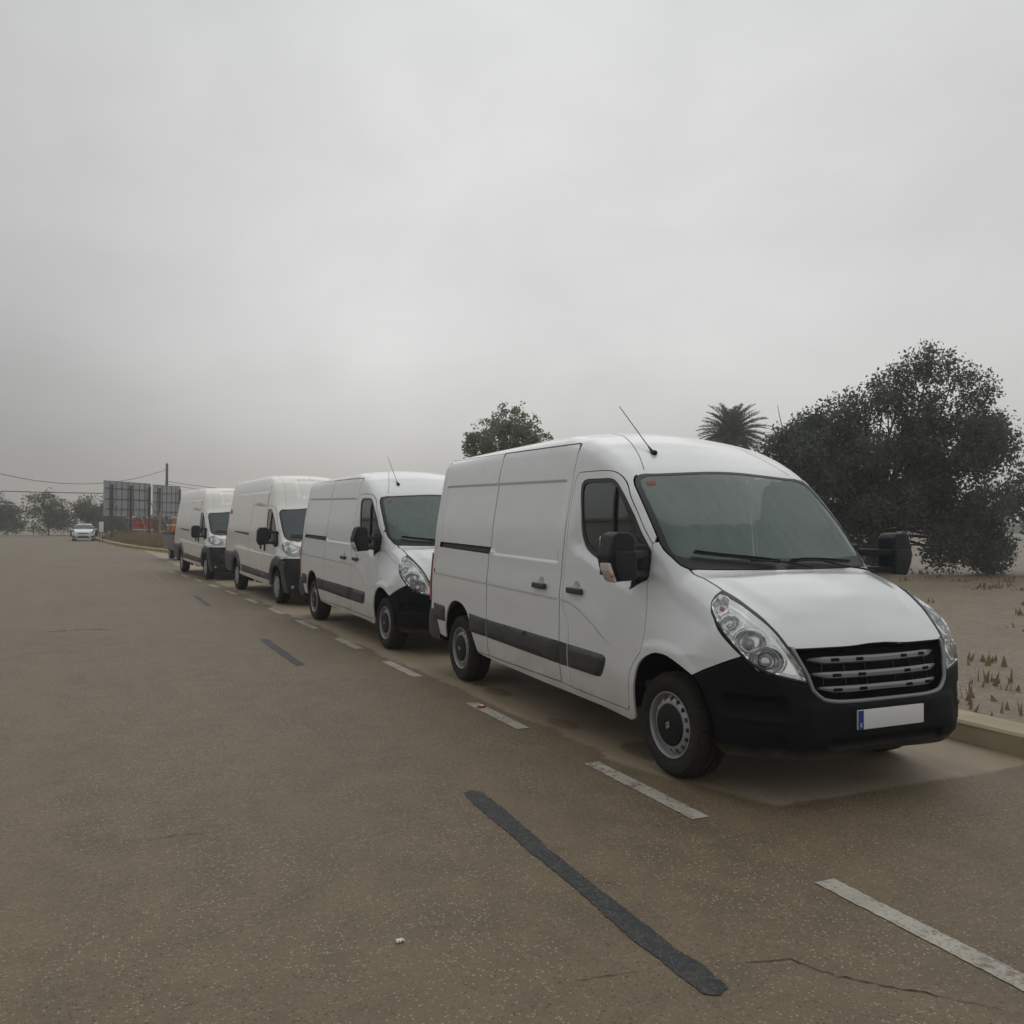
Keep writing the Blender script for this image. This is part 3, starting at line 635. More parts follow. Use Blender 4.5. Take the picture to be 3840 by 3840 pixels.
    bm.faces.new(Cc); bm.faces.new(A[::-1]); bm_obj('rear_bumper', bm, 'grey_plastic', root, True)
    # bonnet
    hb = S.to('top', hood_seam3); fr = cr_curve([(.724, -.661), (.742, -.622), (.775, -.43), (.800, -.22), (.806, 0)], .04)
    cowl = cr_curve([(.104, 0), (.095, -.15), (.039, -.504), (-.016, -.804)], .05)
    half = join(hb, fr, [(.806, 0)]); o = join(hb, fr, (fr * [1, -1])[::-1], (hb * [1, -1])[::-1], (cowl * [1, -1])[::-1], cowl)
    patch(S, 'top', o, h=.035, name='bonnet', gap=.003, parent=root)
    # windscreen: glass, black border, scuttle under it
    gl_l = join(cr_curve([(-.612, 0), (-.616, -.35), (-.624, -.60), (-.630, -.72), (-.612, -.785), (-.575, -.815), (-.4, -.845), (-.218, -.862), (-.165, -.863), (-.119, -.846), (-.085, -.79)], .03), cr_curve([(-.085, -.79), (-.03, -.5), (.012, -.15), (.018, 0)], .05))
    gl = join(gl_l, (gl_l * [1, -1])[::-1])
    wl = join(cr_curve(ws_l, .03), cowl[::-1]); wo_ = join(wl, (wl * [1, -1])[::-1])
    wsg = patch(S, 'top', inset(gl, -.004), h=.08, off=-.004, roll=0, gap=0, name='windscreen', mat='windscreen_glass', parent=root)
    patch(S, 'top', wo_, holes=[gl], h=.03, off=-.001, roll=.01, gap=.004, name='windscreen_border', mat='dark_trim', parent=wsg)
    P = S.at('top', [(-.585, -.76)])[0]
    patch(S, 'top', rs([(-.592, -.765), (-.592, -.690), (-.563, -.690), (-.563, -.765)], .02, True), h=.03, off=-.001, roll=0, gap=0, name='inspection_sticker', mat='faded_sticker', parent=wsg)
    box('sensor_pod', (-.50, .0, 1.945), (.14, .34, .03), 'interior', wsg, .012, Matrix.Rotation(.76, 3, 'Y'))
    for (a, b, c, d) in (((-.088, -.735), (.058, -.12), (.10, .16), (.035, -.36)), ((.062, -.02), (.0, .60), (.07, .80), (.055, .28))):
        wp = empty('wiper'); wp.parent = root
        bl = S.at('top', rs([a, b], .1)); n = S.grad(bl)
        V, F = tube_geo(bl + n * .028, .012, 6); mesh('wiper_blade', V, F, 'dark_trim', wp, True)
        V, F = tube_geo(bl + n * .045, .006, 6); mesh('blade_spine', V, F, 'black_plastic', wp, True)
        am = S.at('top', rs([c, d], .12)); n2 = S.grad(am); h = np.linspace(.02, .055, len(am))[:, None]
        V, F = tube_geo(am + n2 * h, .008, 6); mesh('wiper_arm', V, F, 'black_plastic', wp, True)
    # antenna on the roof front
    ap = S.at('top', [(-.885, -.488)])[0]; an = empty('antenna'); an.parent = root; dv = Vector((-.60, .03, .50)).normalized()
    bm = bmesh.new(); bmesh.ops.create_uvsphere(bm, u_segments=14, v_segments=8, radius=.03); bmesh.ops.scale(bm, vec=(1.25, .8, .8), verts=bm.verts); bmesh.ops.translate(bm, vec=Vector(ap) + Vector((0, 0, .008)), verts=bm.verts); bm_obj('antenna_base', bm, 'black_plastic', an, True)
    p0 = Vector(ap) + Vector((-.012, 0, .012)); tube('antenna_rod', [p0, p0 + dv * .05, p0 + dv * .10, p0 + dv * .60, p0 + dv * .68], [.015, .010, .0042, .0034, .003], 'dark_trim', an, 8)
    # headlamps
    hl3 = np.array([(.281, -.797, 1.255), (.285, -.842, 1.231), (.295, -.881, 1.195), (.312, -.905, 1.163), (.338, -.922, 1.134), (.384, -.938, 1.098), (.50, -.935, .995), (.613, -.914, .892), (.652, -.888, .849), (.708, -.839, .808), (.770, -.736, .773), (.801, -.639, .750), (.811, -.597, .742), (.806, -.588, .775), (.782, -.618, .86), (.724, -.661, .953), (.655, -.678, 1.029), (.571, -.704, 1.101), (.438, -.741, 1.187), (.34, -.772, 1.235)])
    hl2 = cr_curve(S.to('cyl', hl3), .02, True)
    lens2 = inset(hl2, .016)
    def cy(x, y, z): return S.to('cyl', [(x, y, z)])[0]
    bowls = [(cy(.352, -.858, 1.185), .040), (cy(.46, -.872, 1.085), .052), (cy(.60, -.83, .985), .070), (cy(.695, -.795, .875), .078)]
    for m in (0, 1):
        hd = empty('headlamp'); hd.parent = root
        patch(S, 'cyl', hl2, holes=[lens2], h=.02, off=.002, roll=.015, gap=.002, name='lamp_seal', mat='dark_trim', mirror=bool(m), parent=hd)
        def off(P, Q, d):
            o = np.full(len(Q), -.022) * sstep(0, .02, d)
            for c, r in bowls:
                rr = np.linalg.norm((Q - c) * [.88, 1], axis=1) / r; o = o + np.where(rr < 1, -.05 * np.sqrt(np.maximum(0, 1 - rr ** 2)) - .004, 0) + .010 * np.exp(-((rr - 1.08) / .07) ** 2)
            return o
        patch(S, 'cyl', inset(lens2, -.003), h=.0075, offf=off, roll=0, gap=0, name='reflector', mat='chrome', mirror=bool(m), parent=hd)
        sgm = 1 if m else -1
        for k, (c, r) in enumerate(bowls):
            P = S.at('cyl', [c])[0]; n = S.grad(P[None])[0]; q = Vector(P - n * .030); q.y *= -sgm; nv = Vector((n[0], n[1] * -sgm, n[2]))
            bm = bmesh.new(); bmesh.ops.create_uvsphere(bm, u_segments=18, v_segments=10, radius=r * (.42, .40, .42, .58)[k])
            if k >= 2: bmesh.ops.scale(bm, vec=(1, 1, .55), verts=bm.verts)
            bmesh.ops.rotate(bm, cent=(0, 0, 0), matrix=nv.to_track_quat('Z', 'Y').to_matrix(), verts=bm.verts)
            bmesh.ops.translate(bm, vec=q - nv * .018, verts=bm.verts)
            bm_obj('lamp_bulb', bm, ('orange_bulb', 'reflector', 'lamp_dull', 'reflector')[k], hd, True)
            e1 = nv.cross(Vector((0, 0, 1))).normalized(); e2 = nv.cross(e1)
            if k >= 1: tube('lamp_ring', [Vector((P[0], P[1] * -sgm, P[2])) - nv * .022 + (e1 * math.cos(a) + e2 * math.sin(a)) * r * .98 for a in np.linspace(0, 2 * math.pi, 30, endpoint=False)], .0045, 'lamp_dull', hd, 6, True)
            if k == 3: tube('lamp_ring', [Vector((P[0], P[1] * -sgm, P[2])) - nv * .014 + (e1 * math.cos(a) + e2 * math.sin(a)) * r * .62 for a in np.linspace(0, 2 * math.pi, 30, endpoint=False)], .004, 'dark_trim', hd, 6, True)
        patch(S, 'cyl', lens2, h=.03, off=-.001, roll=.006, gap=.0, name='lamp_lens', mat='lens_glass', mirror=bool(m), parent=hd)
    # grille
    gl_edge3 = np.array([(.736, -.640, .948), (.775, -.612, .86), (.805, -.584, .784), (.824, -.560, .700), (.835, -.530, .669), (.844, -.498, .645), (.859, -.410, .629), (.874, -.260, .625), (.876, 0, .624)])
    ge = cr_curve(S.to('cyl', gl_edge3), .03)
    tp = S.to('cyl', S.at('top', fr[(fr[:, 1] > -.645)] + [.004, 0]))
    full = join(ge, (ge * [-1, 1])[::-1], (tp * [-1, 1]), tp[::-1])
    gr = empty('grille'); gr.parent = root
    patch(S, 'cyl', full, h=.04, off=-.055, roll=-.06, gap=0, name='grille_back', mat='liner', parent=gr)
    brd = S.at('cyl', join(ge, (ge * [-1, 1])[::-1])); nb = S.grad(brd)
    V, F = tube_geo(brd - nb * .004, .013, 8); mesh('grille_frame', V, F, 'grille_satin', gr, True)
    for z, ph in ((.872, .545), (.782, .525), (.697, .49)):
        V = []; F = []; a_s = np.linspace(-ph, ph, 61)
        Z0 = np.full(61, z)
        ends = np.minimum(1, (ph - np.abs(a_s)) / .09)
        for k, (dz, o) in enumerate(((.020, -.034), (.022, -.016), (.006, -.007), (-.014, -.012), (-.020, -.034))):
            P = S.at('cyl', np.stack([a_s, Z0 + dz * (.35 + .65 * ends) + .012 * (1 - ends)], 1)); n = S.grad(P); V.append(P + n * (o - .02 * (1 - ends))[:, None])
        V = np.concatenate(V)
        for k in range(4):
            for i in range(60): F.append((k * 61 + i, k * 61 + i + 1, (k + 1) * 61 + i + 1, (k + 1) * 61 + i))
        for i in range(60): F.append((i, 4 * 61 + i, 4 * 61 + i + 1, i + 1))
        sl = mesh('grille_bar', V, F, 'grille_satin', gr, True); sl.data.set_sharp_from_angle(angle=.6)
        for a in (-.385, -.2, .2, .385):
            o = rs([(a - .028, z - .008), (a + .028, z - .008), (a + .028, z + .010), (a - .028, z + .010)], .02, True)
            patch(S, 'cyl', o, h=.05, off=-.0055, roll=.01, gap=0, name='bar_slot', mat='liner', parent=sl)
    for a in (-.46, -.30, -.13, .13, .30, .46):
        P = S.at('cyl', rs([(a, .90), (a * .97, .66)], .06)); n = S.grad(P); tube('grille_rib', P - n * .05, .004, 'dark_trim', gr, 5)
    # bumper
    bt3 = S.at('side', bump_top[::-1])
    lo3 = np.array([(.652, -.888, .849), (.708, -.839, .808), (.770, -.736, .773), (.801, -.639, .750), (.811, -.597, .742)])
    bot3 = np.array([(.852, 0, .287), (.852, -.238, .285), (.827, -.566, .272), (.767, -.732, .278), (.617, -.896, .274), (.490, -.958, .27)])
    edge = join(rs(S.to('cyl', S.at('side', [(.44, .30), (.455, .36)])), .03), cr_curve(S.to('cyl', S.at('side', [(.455, .36), (.435, .50), (.385, .64), (.303, .734)])), .03), S.to('cyl', bt3), rs(S.to('cyl', lo3), .03), cr_curve(S.to('cyl', gl_edge3[2:]), .03))
    bt = rs(S.to('cyl', bot3), .04)
    half = join(bt, edge); o = join(half, (half * [-1, 1])[::-1])
    def boff(P, Q, d):
        x, y, z = P[:, 0], np.abs(P[:, 1]), P[:, 2]; ph = np.abs(Q[:, 0])
        pk = sstep(.68, .72, ph) * (1 - sstep(.98, 1.03, ph)) * sstep(.53, .55, z) * (1 - sstep(.63, .66, z))
        o = -.045 * pk + .008 * sstep(.60, .68, ph) * np.exp(-((z - .522) / .012) ** 2) * (1 - sstep(1.0, 1.1, ph))
        o += .012 * (1 - sstep(.56, .62, ph)) * sstep(.30, .34, z) * (1 - sstep(.60, .63, z))
        o += -.03 * (1 - sstep(.44, .47, ph)) * (sstep(.34, .35, z) * (1 - sstep(.39, .40, z)))
        fog = np.hypot((ph - .745) * .9, (z - .375)); o += -.02 * (1 - sstep(.045, .062, fog))
        o += -.03 * (1 - sstep(.285, .36, z)) + .006 * sstep(0, .012, d) - .006
        return o
    bp = patch(S, 'cyl', o, h=.016, offf=boff, roll=.02, gap=.003, name='front_bumper', mat='bumper_plastic', parent=root)
    # number plate
    xz = lambda y, z: S.at('cyl', [S.to('cyl', [(.87, y, z)])[0]])[0]
    np_ = empty('number_plate'); np_.parent = root
    box('plate', (.892, 0, .515), (.012, .56, .118), 'white_plastic', np_, .004); box('plate_band', (.8995, -.2575, .515), (.002, .042, .114), 'plate_blue', np_)
    t = bpy.data.curves.new('letter', 'FONT'); t.body = 'E'; t.size = .034; t.extrude = .0006; t.align_x = 'CENTER'
    to = bpy.data.objects.new('tmp', t); COL.objects.link(to); dg = bpy.context.evaluated_depsgraph_get(); me = bpy.data.meshes.new_from_object(to.evaluated_get(dg)); bpy.data.objects.remove(to)
    lo = link('letter', me, 'white_plastic', np_); lo.matrix_local = Matrix.Translation((.9012, -.2575, .474)) @ Matrix(((0, 0, 1, 0), (1, 0, 0, 0), (0, 1, 0, 0), (0, 0, 0, 1)))
    # fog lamp blanks
    box('light_block_plate', (.53, 0, .285), (.34, 1.3, .03), 'liner', root, .01); chassis(root, -4.4, .62, (0, -3.648)); cab_interior(root, .02, 1.30, .42, -1.42)  # first box: dark plate added under the nose to block light below the bumper
    box('load_bay_liner', (-2.95, 0, 1.35), (2.9, 1.5, 1.7), 'interior', root)
    put_wheels(root, -3.648, .985, .35, 'steel')
    return root

# ------------------------------------------------------------------ the high-roofed van with grey cladding
def t_duc(x, ay):
    ribs = .012 * np.maximum(0, np.cos((x + 1.6) * 2 * math.pi / .52)) * (1 - sstep(-1.35, -1.2, x)) * (1 - sstep(.70, .78, ay))
    q = np.hypot(np.maximum(0, ay - .30) , np.maximum(0, np.abs(x + .80) - .17))
    return ribs - .022 * (1 - sstep(.03, .07, q))
def w_duc(x, z):
    mk = sstep(-5.1, -5.05, x) * (1 - sstep(-1.13, -1.09, x))
    d = -.008 * mk * sstep(2.33, 2.345, z + .01 * (x + 1.1)) * 1.0 + .010 * mk * sstep(2.03, 2.05, z + .022 * (x + 1.1)) * (1 - sstep(2.33, 2.345, z + .01 * (x + 1.1)))
    zz = z + .02 * (x + 2.4)
    return d - .010 * sstep(1.02, 1.05, zz) * (1 - sstep(1.18, 1.34, zz)) * sstep(-5.2, -5.0, x) * (1 - sstep(-.3, .1, x))
def build_ducato(pnt='cream_paint'):
    prof = [(1.05, .4), (.99, .8), (.96, .92), (.90, 1.02), (.8, 1.10), (.6, 1.22), (.45, 1.30), (.36, 1.345), (.2, 1.49), (0, 1.675), (-.2, 1.86), (-.42, 2.065), (-.55, 2.23), (-.7, 2.42), (-.85, 2.56), (-1.1, 2.68), (-1.4, 2.74), (-2, 2.765), (-4, 2.765), (-7, 2.75)]
    width = [(0, .93), (.25, .97), (.4, 1.0), (.7, 1.02), (1.0, 1.02), (1.2, 1.01), (1.5, .985), (1.9, .93), (2.2, .88), (2.6, .81), (3.2, .7)]
    S = Surf(prof, width, (.98, .36, 4.0), -5.32, dict(ft=.25, fx0=-.6, fx1=.5, fz=1.0, sh_h=.25, sh_w=.2, crown=.05, r_hood=.14, r_roof=.14, r_nose=.14, ntuck=.18, rlean=.04, psm=.06), w_duc, t_duc)
    root = empty('delivery_van')
    G = corner_line(S, np.concatenate([np.arange(-5.2, -.50, .08), [-.46]]))
    def Gs(x0, x1):
        a, b = min(x0, x1), max(x0, x1); f = lambda x: [x, np.interp(x, G[:, 0], G[:, 1]), np.interp(x, G[:, 0], G[:, 2])]
        p = np.concatenate([[f(a)], G[(G[:, 0] > a) & (G[:, 0] < b)], [f(b)]]); return p[::-1] if x0 > x1 else p
    ws_l = np.array([(-.355, 0), (-.37, -.4), (-.40, -.66), (-.42, -.76), (-.405, -.815), (-.36, -.835), (-.2, -.85), (.08, -.855), (.20, -.83), (.30, -.75), (.37, -.60)])
    cowl = cr_curve([(.46, 0), (.45, -.25), (.37, -.60)], .06)
    ws3 = S.at('top', cr_curve(ws_l[4:], .04)); wss = S.to('side', ws3); wtop = cr_curve(ws_l[:5], .05)
    ps = wss[np.argmin(np.abs(wss[:, 0] - .02))]
    LV = np.concatenate([np.arange(2.0, 2.06, .01), np.arange(2.31, 2.36, .01), np.arange(.98, 1.04, .012)])
    sk = dict(h=.06, levels=LV, mat=pnt)
    arch_f = cr_curve([(.50, .60), (.44, .70), (.34, .765), (.2, .79), (.08, .785), (-.08, .75), (-.2, .67), (-.29, .56), (-.33, .42)], .04)
    clad_f = cr_curve([(.52, .93), (.34, .975), (.14, .99), (-.02, .965), (-.17, .91), (-.29, .82), (-.385, .68), (-.44, .50)], .04)
    arch_r = cr_curve([(-4.40, .42), (-4.36, .56), (-4.27, .68), (-4.14, .77), (-3.98, .815), (-3.82, .80), (-3.68, .73), (-3.58, .60), (-3.53, .42)], .04)
    clad_r = cr_curve([(-5.20, .955), (-4.62, .94), (-4.30, .945), (-4.05, .985), (-3.84, .985), (-3.62, .915), (-3.48, .80), (-3.40, .70)], .05)
    hl_b = [(.30, 1.29), (.265, 1.27), (.28, 1.22), (.36, 1.17), (.47, 1.12), (.60, 1.06), (.69, 1.02)]
    for m in (0, 1):
        mk = dict(mirror=bool(m), parent=root); sg = 1 if m else -1
        lamp_top3 = S.at('top', [(.32, -.79), (.37, -.70)])
        out = join(rs([(-.10, 1.53), tuple(ps)], .04), wss[wss[:, 0] > ps[0]], S.to('side', S.at('top', cr_curve([(.37, -.60), (.40, -.66), (.40, -.74), (.34, -.80)], .04))), rs(hl_b, .04), rs([(.69, 1.02), (.62, .955), (.52, .93)], .04), clad_f, rs([(-.44, .50), (-.46, .46), (-.50, .70), (-.36, .93), (-.05, 1.06), (.16, 1.08), (.17, 1.2), (-.10, 1.53)], .04))
        patch(S, 'side', out, name='front_wing', **dict(sk, h=.045), **mk)
        dtop = cr_curve([(-.10, 1.53), (-.30, 1.76), (-.46, 1.94), (-.56, 2.01), (-.72, 2.045), (-.95, 2.055), (-1.06, 2.04), (-1.10, 1.98)], .04)
        cabG = S.to('side', np.concatenate([ws3[:1], Gs(-.46, -1.10)]))
        out = join(rs([(-.10, 1.53), tuple(ps)], .04), wss[::-1][wss[::-1][:, 0] < ps[0]], S.to('side', Gs(-.46, -1.10)), rs([(-1.10, 2.5), (-1.10, 1.98)], .06), dtop[::-1])
        patch(S, 'side', out, name='cab_side_frame', seam=cabG, **dict(sk, h=.045), **mk)
        win = cr_curve([(-.90, 1.46), (-.945, 1.70), (-.985, 1.93), (-.93, 1.965), (-.73, 1.96), (-.60, 1.925), (-.44, 1.80), (-.17, 1.50), (.06, 1.27), (.07, 1.20), (-.1, 1.19), (-.30, 1.235), (-.60, 1.31), (-.85, 1.39)], .03, True)
        dr = patch(S, 'side', join(rs([(.17, 1.2), (.16, 1.08), (-.05, 1.06), (-.36, .93), (-.50, .70), (-.47, .46)], .05)[::-1], rs([(.17, 1.2), (-.10, 1.53)], .05), dtop, rs([(-1.10, 1.98), (-1.10, .47)], .06), rs([(-1.10, .47), (-.47, .46)], .06)), holes=[win], name='front_door', **sk, **mk)
        patch(S, 'side', win, holes=[inset(win, .025)], h=.04, off=-.003, roll=.01, gap=0, name='window_surround', mat='dark_trim', mirror=bool(m), parent=dr)
        patch(S, 'side', inset(win, .02), h=.08, off=-.010, roll=0, gap=0, name='window_pane', mat='window_glass', mirror=bool(m), parent=dr)
        bar = S.at('side', rs([(-.60, 1.90), (-.56, 1.33)], .1)); bar[:, 1] *= -sg; tube('window_divider', bar, .016, 'dark_trim', dr, 6)
        P = S.at('side', [(-.92, 1.155)])[0]; box('door_handle', (-.92, sg * (abs(P[1]) + .012), 1.155), (.055, .03, .185), 'hub_black', dr, .012)
        sd = patch(S, 'side', join(S.to('side', Gs(-1.115, -2.50)), rs([(-2.50, 2.3), (-2.50, .47)], .06), rs([(-2.5, .47), (-1.115, .47)], .06), rs([(-1.115, .47), (-1.115, 2.5)], .06)), name='sliding_door' if not m else 'load_panel', **dict(sk, h=.09), **mk)
        if not m: P = S.at('side', [(-1.30, 1.185)])[0]; box('door_handle', (-1.30, sg * (abs(P[1]) + .012), 1.185), (.06, .03, .185), 'hub_black', sd, .012)
        slot = [(-4.17, 1.435), (-2.58, 1.385), (-2.58, 1.43), (-4.17, 1.462)]
        patch(S, 'side', join(S.to('side', Gs(-2.515, -5.20)), rs([(-5.20, 2.4), (-5.20, .955)], .06), clad_r, rs([(-3.40, .70), (-3.36, .47), (-2.515, .47), (-2.515, 2.3)], .06)), holes=[rs(slot, .06, True)] if not m else [], name='rear_quarter', **dict(sk, h=.09), **mk)
        if not m: patch(S, 'side', rs(slot, .06, True), h=.06, off=-.022, roll=-.02, gap=0, name='door_rail', mat='grey_plastic', parent=root)
        # grey cladding: arch mouldings, sill strip, rear corner
        pk = dict(mat='cladding', mirror=bool(m), parent=root)
        pad(S, 'side', join(clad_f, rs([(-.44, .50), (-.42, .36), (-.34, .35), (-.33, .42)], .04), arch_f[::-1], rs([(.50, .60), (.46, .75), (.52, .93)], .04)), .03, .04, h=.025, name='arch_moulding', **pk)
        pad(S, 'side', join(clad_r, rs([(-3.40, .70), (-3.46, .55), (-3.50, .42), (-3.53, .42)], .04), arch_r[::-1], rs([(-4.40, .42), (-5.0, .44), (-5.20, .60), (-5.20, .955)], .06)), .03, .04, h=.03, name='rear_arch_moulding', **pk)
        st = pad(S, 'side', rs([(-.47, .60), (-.47, .455), (-3.22, .50), (-3.32, .675)], .06, True), .022, .025, h=.02, hx=.12, name='sill_moulding', **pk)
        for x, z in ((-3.13, .60), (-.98, .545)):
            P = S.at('side', [(x, z)])[0]; bm = bmesh.new(); bmesh.ops.create_cone(bm, segments=14, radius1=.042, radius2=.038, depth=.012, cap_ends=True); bmesh.ops.rotate(bm, cent=(0, 0, 0), matrix=Matrix.Rotation(math.pi / 2, 3, 'X'), verts=bm.verts)
            bmesh.ops.translate(bm, vec=(x, sg * (abs(P[1]) + .025), z), verts=bm.verts); bm_obj('side_reflector', bm, 'pink_sticker', st, True)
        patch(S, 'side', rs([(-.42, .455), (-3.22, .495), (-3.50, .50), (-3.50, .43), (-.40, .335)], .08, True), h=.05, hx=.12, off=.004, roll=.03, gap=0, name='sill', mat=pnt, mirror=bool(m), parent=root)
        # headlamp
        lo3 = S.at('side', rs(hl_b, .04)); up = S.at('top', cr_curve([(.34, -.80), (.42, -.755), (.50, -.68), (.56, -.58), (.60, -.47)], .04))
        lo_b = S.at('cyl', cr_curve([S.to('cyl', lo3[-1:])[0], (-.80, 1.0), (-.66, 1.005), (-.52, 1.03), (-.47, 1.08), (-.50, 1.16)], .04))
        o = S.to('cyl', np.concatenate([lo3, lo_b])); u2 = S.to('cyl', up); o = join(o, u2[::-1])
        o = o if abs(area(o)) > 0 else o
        hd = empty('headlamp'); hd.parent = root
        patch(S, 'cyl', o, holes=[inset(o, .014)], h=.03, off=.002, roll=.01, gap=.002, name='lamp_seal', mat='lamp_dull', mirror=bool(m), parent=hd)
        bw = [((-1.02, 1.13), .075), ((-.80, 1.10), .085), ((-.63, 1.09), .06)]
        def off(P, Q, d):
            r_ = np.full(len(Q), -.02) * sstep(0, .02, d)
            for c, r in bw: rr = np.linalg.norm(Q - c, axis=1) / r; r_ = r_ + np.where(rr < 1, -.05 * np.sqrt(np.maximum(0, 1 - rr ** 2)), 0)
            return r_
        patch(S, 'cyl', inset(o, .014), h=.016, offf=off, roll=0, gap=0, name='reflector', mat='reflector', mirror=bool(m), parent=hd)
        patch(S, 'cyl', inset(o, .012), h=.04, off=0., roll=.004, gap=0, name='lamp_lens', mat='lens_glass', mirror=bool(m), parent=hd)
        # nose: painted band under the lamp, bumper corner, paler edge trim, painted wedge beside the grille
        e0 = S.to('cyl', S.at('side', rs([(.62, .955), (.52, .93)], .03)))
        band = join(S.to('cyl', lo3[-1:]), S.to('cyl', lo_b), rs([(-.50, 1.16), (-.44, 1.16), (-.44, .96), (-.66, .955), (-.85, .955)], .04), S.to('cyl', S.at('side', [(.62, .955)])))
        patch(S, 'cyl', band, h=.03, name='nose_band', mat=pnt, **mk)
        lowp = S.to('cyl', S.at('side', [(.575, .27)]))[0]
        be = cr_curve(S.to('cyl', S.at('side', [(.52, .92), (.47, .77), (.50, .60), (.545, .42), (.575, .27)])), .03)
        cor = join(be, rs([tuple(be[-1]), (-.62, .23), (-.30, .23), (-.30, .58), (-.36, .70), (-.44, .952), (-.66, .947), (-.85, .947), tuple(e0[0] + [0, -.006])], .04), S.to('cyl', S.at('side', [(.53, .925)])))
        bp = patch(S, 'cyl', cor, h=.03, offf=lambda P, Q, d: -.03 * (1 - sstep(.23, .30, P[:, 2])) - .02 * sstep(.42, .44, P[:, 2]) * (1 - sstep(.50, .52, P[:, 2])) * (1 - sstep(.72, .8, np.abs(Q[:, 0]))), roll=.02, name='front_bumper', mat='duc_bumper', **mk)
        tr = join(be, rs([tuple(be[-1]), (be[-1][0] + .11, .255)], .04), (be + [.11, 0])[::-1][1:-1], rs([tuple(be[0] + [.06, -.04]), tuple(be[0])], .04))
        pad(S, 'cyl', tr, .018, .02, h=.02, name='bumper_edge', mat='cladding', mirror=bool(m), parent=bp)
        pad(S, 'cyl', rs([(-.43, .955), (-.335, .955), (-.285, .62), (-.345, .62)], .04, True), .02, .02, h=.02, name='nose_wedge', mat=pnt, mirror=bool(m), parent=root)
        fg = S.at('cyl', [(-.76, .385)])[0]; nf = S.grad(fg[None])[0]; bm = bmesh.new(); bmesh.ops.create_uvsphere(bm, u_segments=14, v_segments=8, radius=.045); bmesh.ops.translate(bm, vec=(fg[0] - .03 * nf[0], sg * (abs(fg[1]) - .03 * abs(nf[1])), fg[2]), verts=bm.verts); bm_obj('fog_lamp', bm, 'lamp_dull', bp, True)
        # mirror
        wm = empty('wing_mirror'); wm.parent = root
        yo = lambda y: sg * y
        prism('mirror_shell', [(yo(1.13), 1.23), (yo(1.33), 1.21), (yo(1.37), 1.30), (yo(1.36), 1.52), (yo(1.32), 1.575), (yo(1.18), 1.58), (yo(1.13), 1.54)], -.17, .0, 0, 'mirror_plastic', wm, .03, 3)
        bm = bmesh.new(); bm_box(bm, (-.08, yo(1.06), 1.475), (.09, .26, .05), None, .012); bm_box(bm, (-.08, yo(1.06), 1.26), (.09, .26, .06), None, .012); bm_obj('mirror_arm', bm, 'mirror_plastic', wm, True)
        pad(S, 'side', cr_curve([(-.12, 1.47), (.0, 1.36), (.08, 1.26), (.085, 1.19), (-.05, 1.17), (-.17, 1.19), (-.20, 1.38)], .03, True), .03, .02, h=.025, name='mirror_foot', mat='mirror_plastic', mirror=bool(m), parent=wm)
        patch(S, 'side', rs([(-5.20, 1.75), (-5.265, 1.75), (-5.265, .97), (-5.20, .97)], .04, True), h=.04, off=.006, roll=.02, gap=0, name='tail_lamp', mat='red_lens', mirror=bool(m), parent=root)
        patch(S, 'rear', rs([(-.005, .5), (-.005, 2.62), (-.74, 2.58), (-.86, 2.1), (-.95, 1.4), (-.96, .5)], .08, True), h=.12, gap=.004, name='rear_door', mat=pnt, mirror=bool(m), parent=root)
    # roof, bonnet, screen, grille
    lf = join(S.to('top', Gs(-5.2, -.46)), S.to('top', ws3[:1]), wtop[::-1]); out = ccw(join(lf, lf[::-1] * [1, -1]))
    roof = patch(S, 'top', out, h=.055, gap=0, name='roof', mat=pnt, parent=root)
    for s_ in (-1, 1):
        q = cr_curve([(-1.5, -.58), (-1.15, -.58), (-.85, -.60), (-.60, -.63), (-.45, -.66)], .05)
        patch(S, 'top', np.concatenate([q + [0, .004], (q - [0, .004])[::-1]]), h=.5, off=.002, roll=0, gap=0, name='roof_joint', mat='lamp_dull', mirror=s_ > 0, parent=roof)
        q = cr_curve([(-1.2, -.02), (-.85, -.06), (-.62, -.10)], .05)
        patch(S, 'top', np.concatenate([q + [0, .003], (q - [0, .003])[::-1]]), h=.5, off=.002, roll=0, gap=0, name='roof_joint', mat='lamp_dull', mirror=s_ > 0, parent=roof) if s_ > 0 else None
    e = cr_curve([(.37, -.60), (.40, -.66), (.40, -.74), (.34, -.80), (.42, -.755), (.50, -.68), (.56, -.58), (.60, -.47), (.72, -.43), (.83, -.42), (.86, -.2), (.865, 0)], .04)
    e = np.array([(.37, -.60), (.46, -.62), (.52, -.56), (.60, -.47), (.70, -.435), (.80, -.42), (.85, -.36), (.865, -.2), (.87, 0)]); e = rs(e, .04)
    o = join(e, (e * [1, -1])[::-1], (cowl * [1, -1])[::-1], cowl); patch(S, 'top', o, h=.05, name='bonnet', mat=pnt, parent=root)
    o2 = rs([(.37, -.60), (.40, -.66), (.40, -.74), (.36, -.795), (.42, -.755), (.50, -.68), (.56, -.58), (.595, -.475), (.52, -.555), (.46, -.615)], .04, True)
    for m in (0, 1): patch(S, 'top', o2, h=.04, name='lamp_brow', gap=.001, mat=pnt, mirror=bool(m), parent=root)
    gl_l = join(cr_curve([(-.335, 0), (-.35, -.4), (-.385, -.70), (-.375, -.77), (-.33, -.80), (-.2, -.815), (.05, -.815), (.14, -.79), (.20, -.70)], .05), cr_curve([(.20, -.70), (.28, -.4), (.31, 0)], .06)); gl = join(gl_l, (gl_l * [1, -1])[::-1])
    wl = join(cr_curve(ws_l, .04), cowl[::-1]); wo_ = join(wl, (wl * [1, -1])[::-1])
    wsg = patch(S, 'top', inset(gl, -.004), h=.1, off=-.004, roll=0, gap=0, name='windscreen', mat='dark_screen_glass', parent=root)
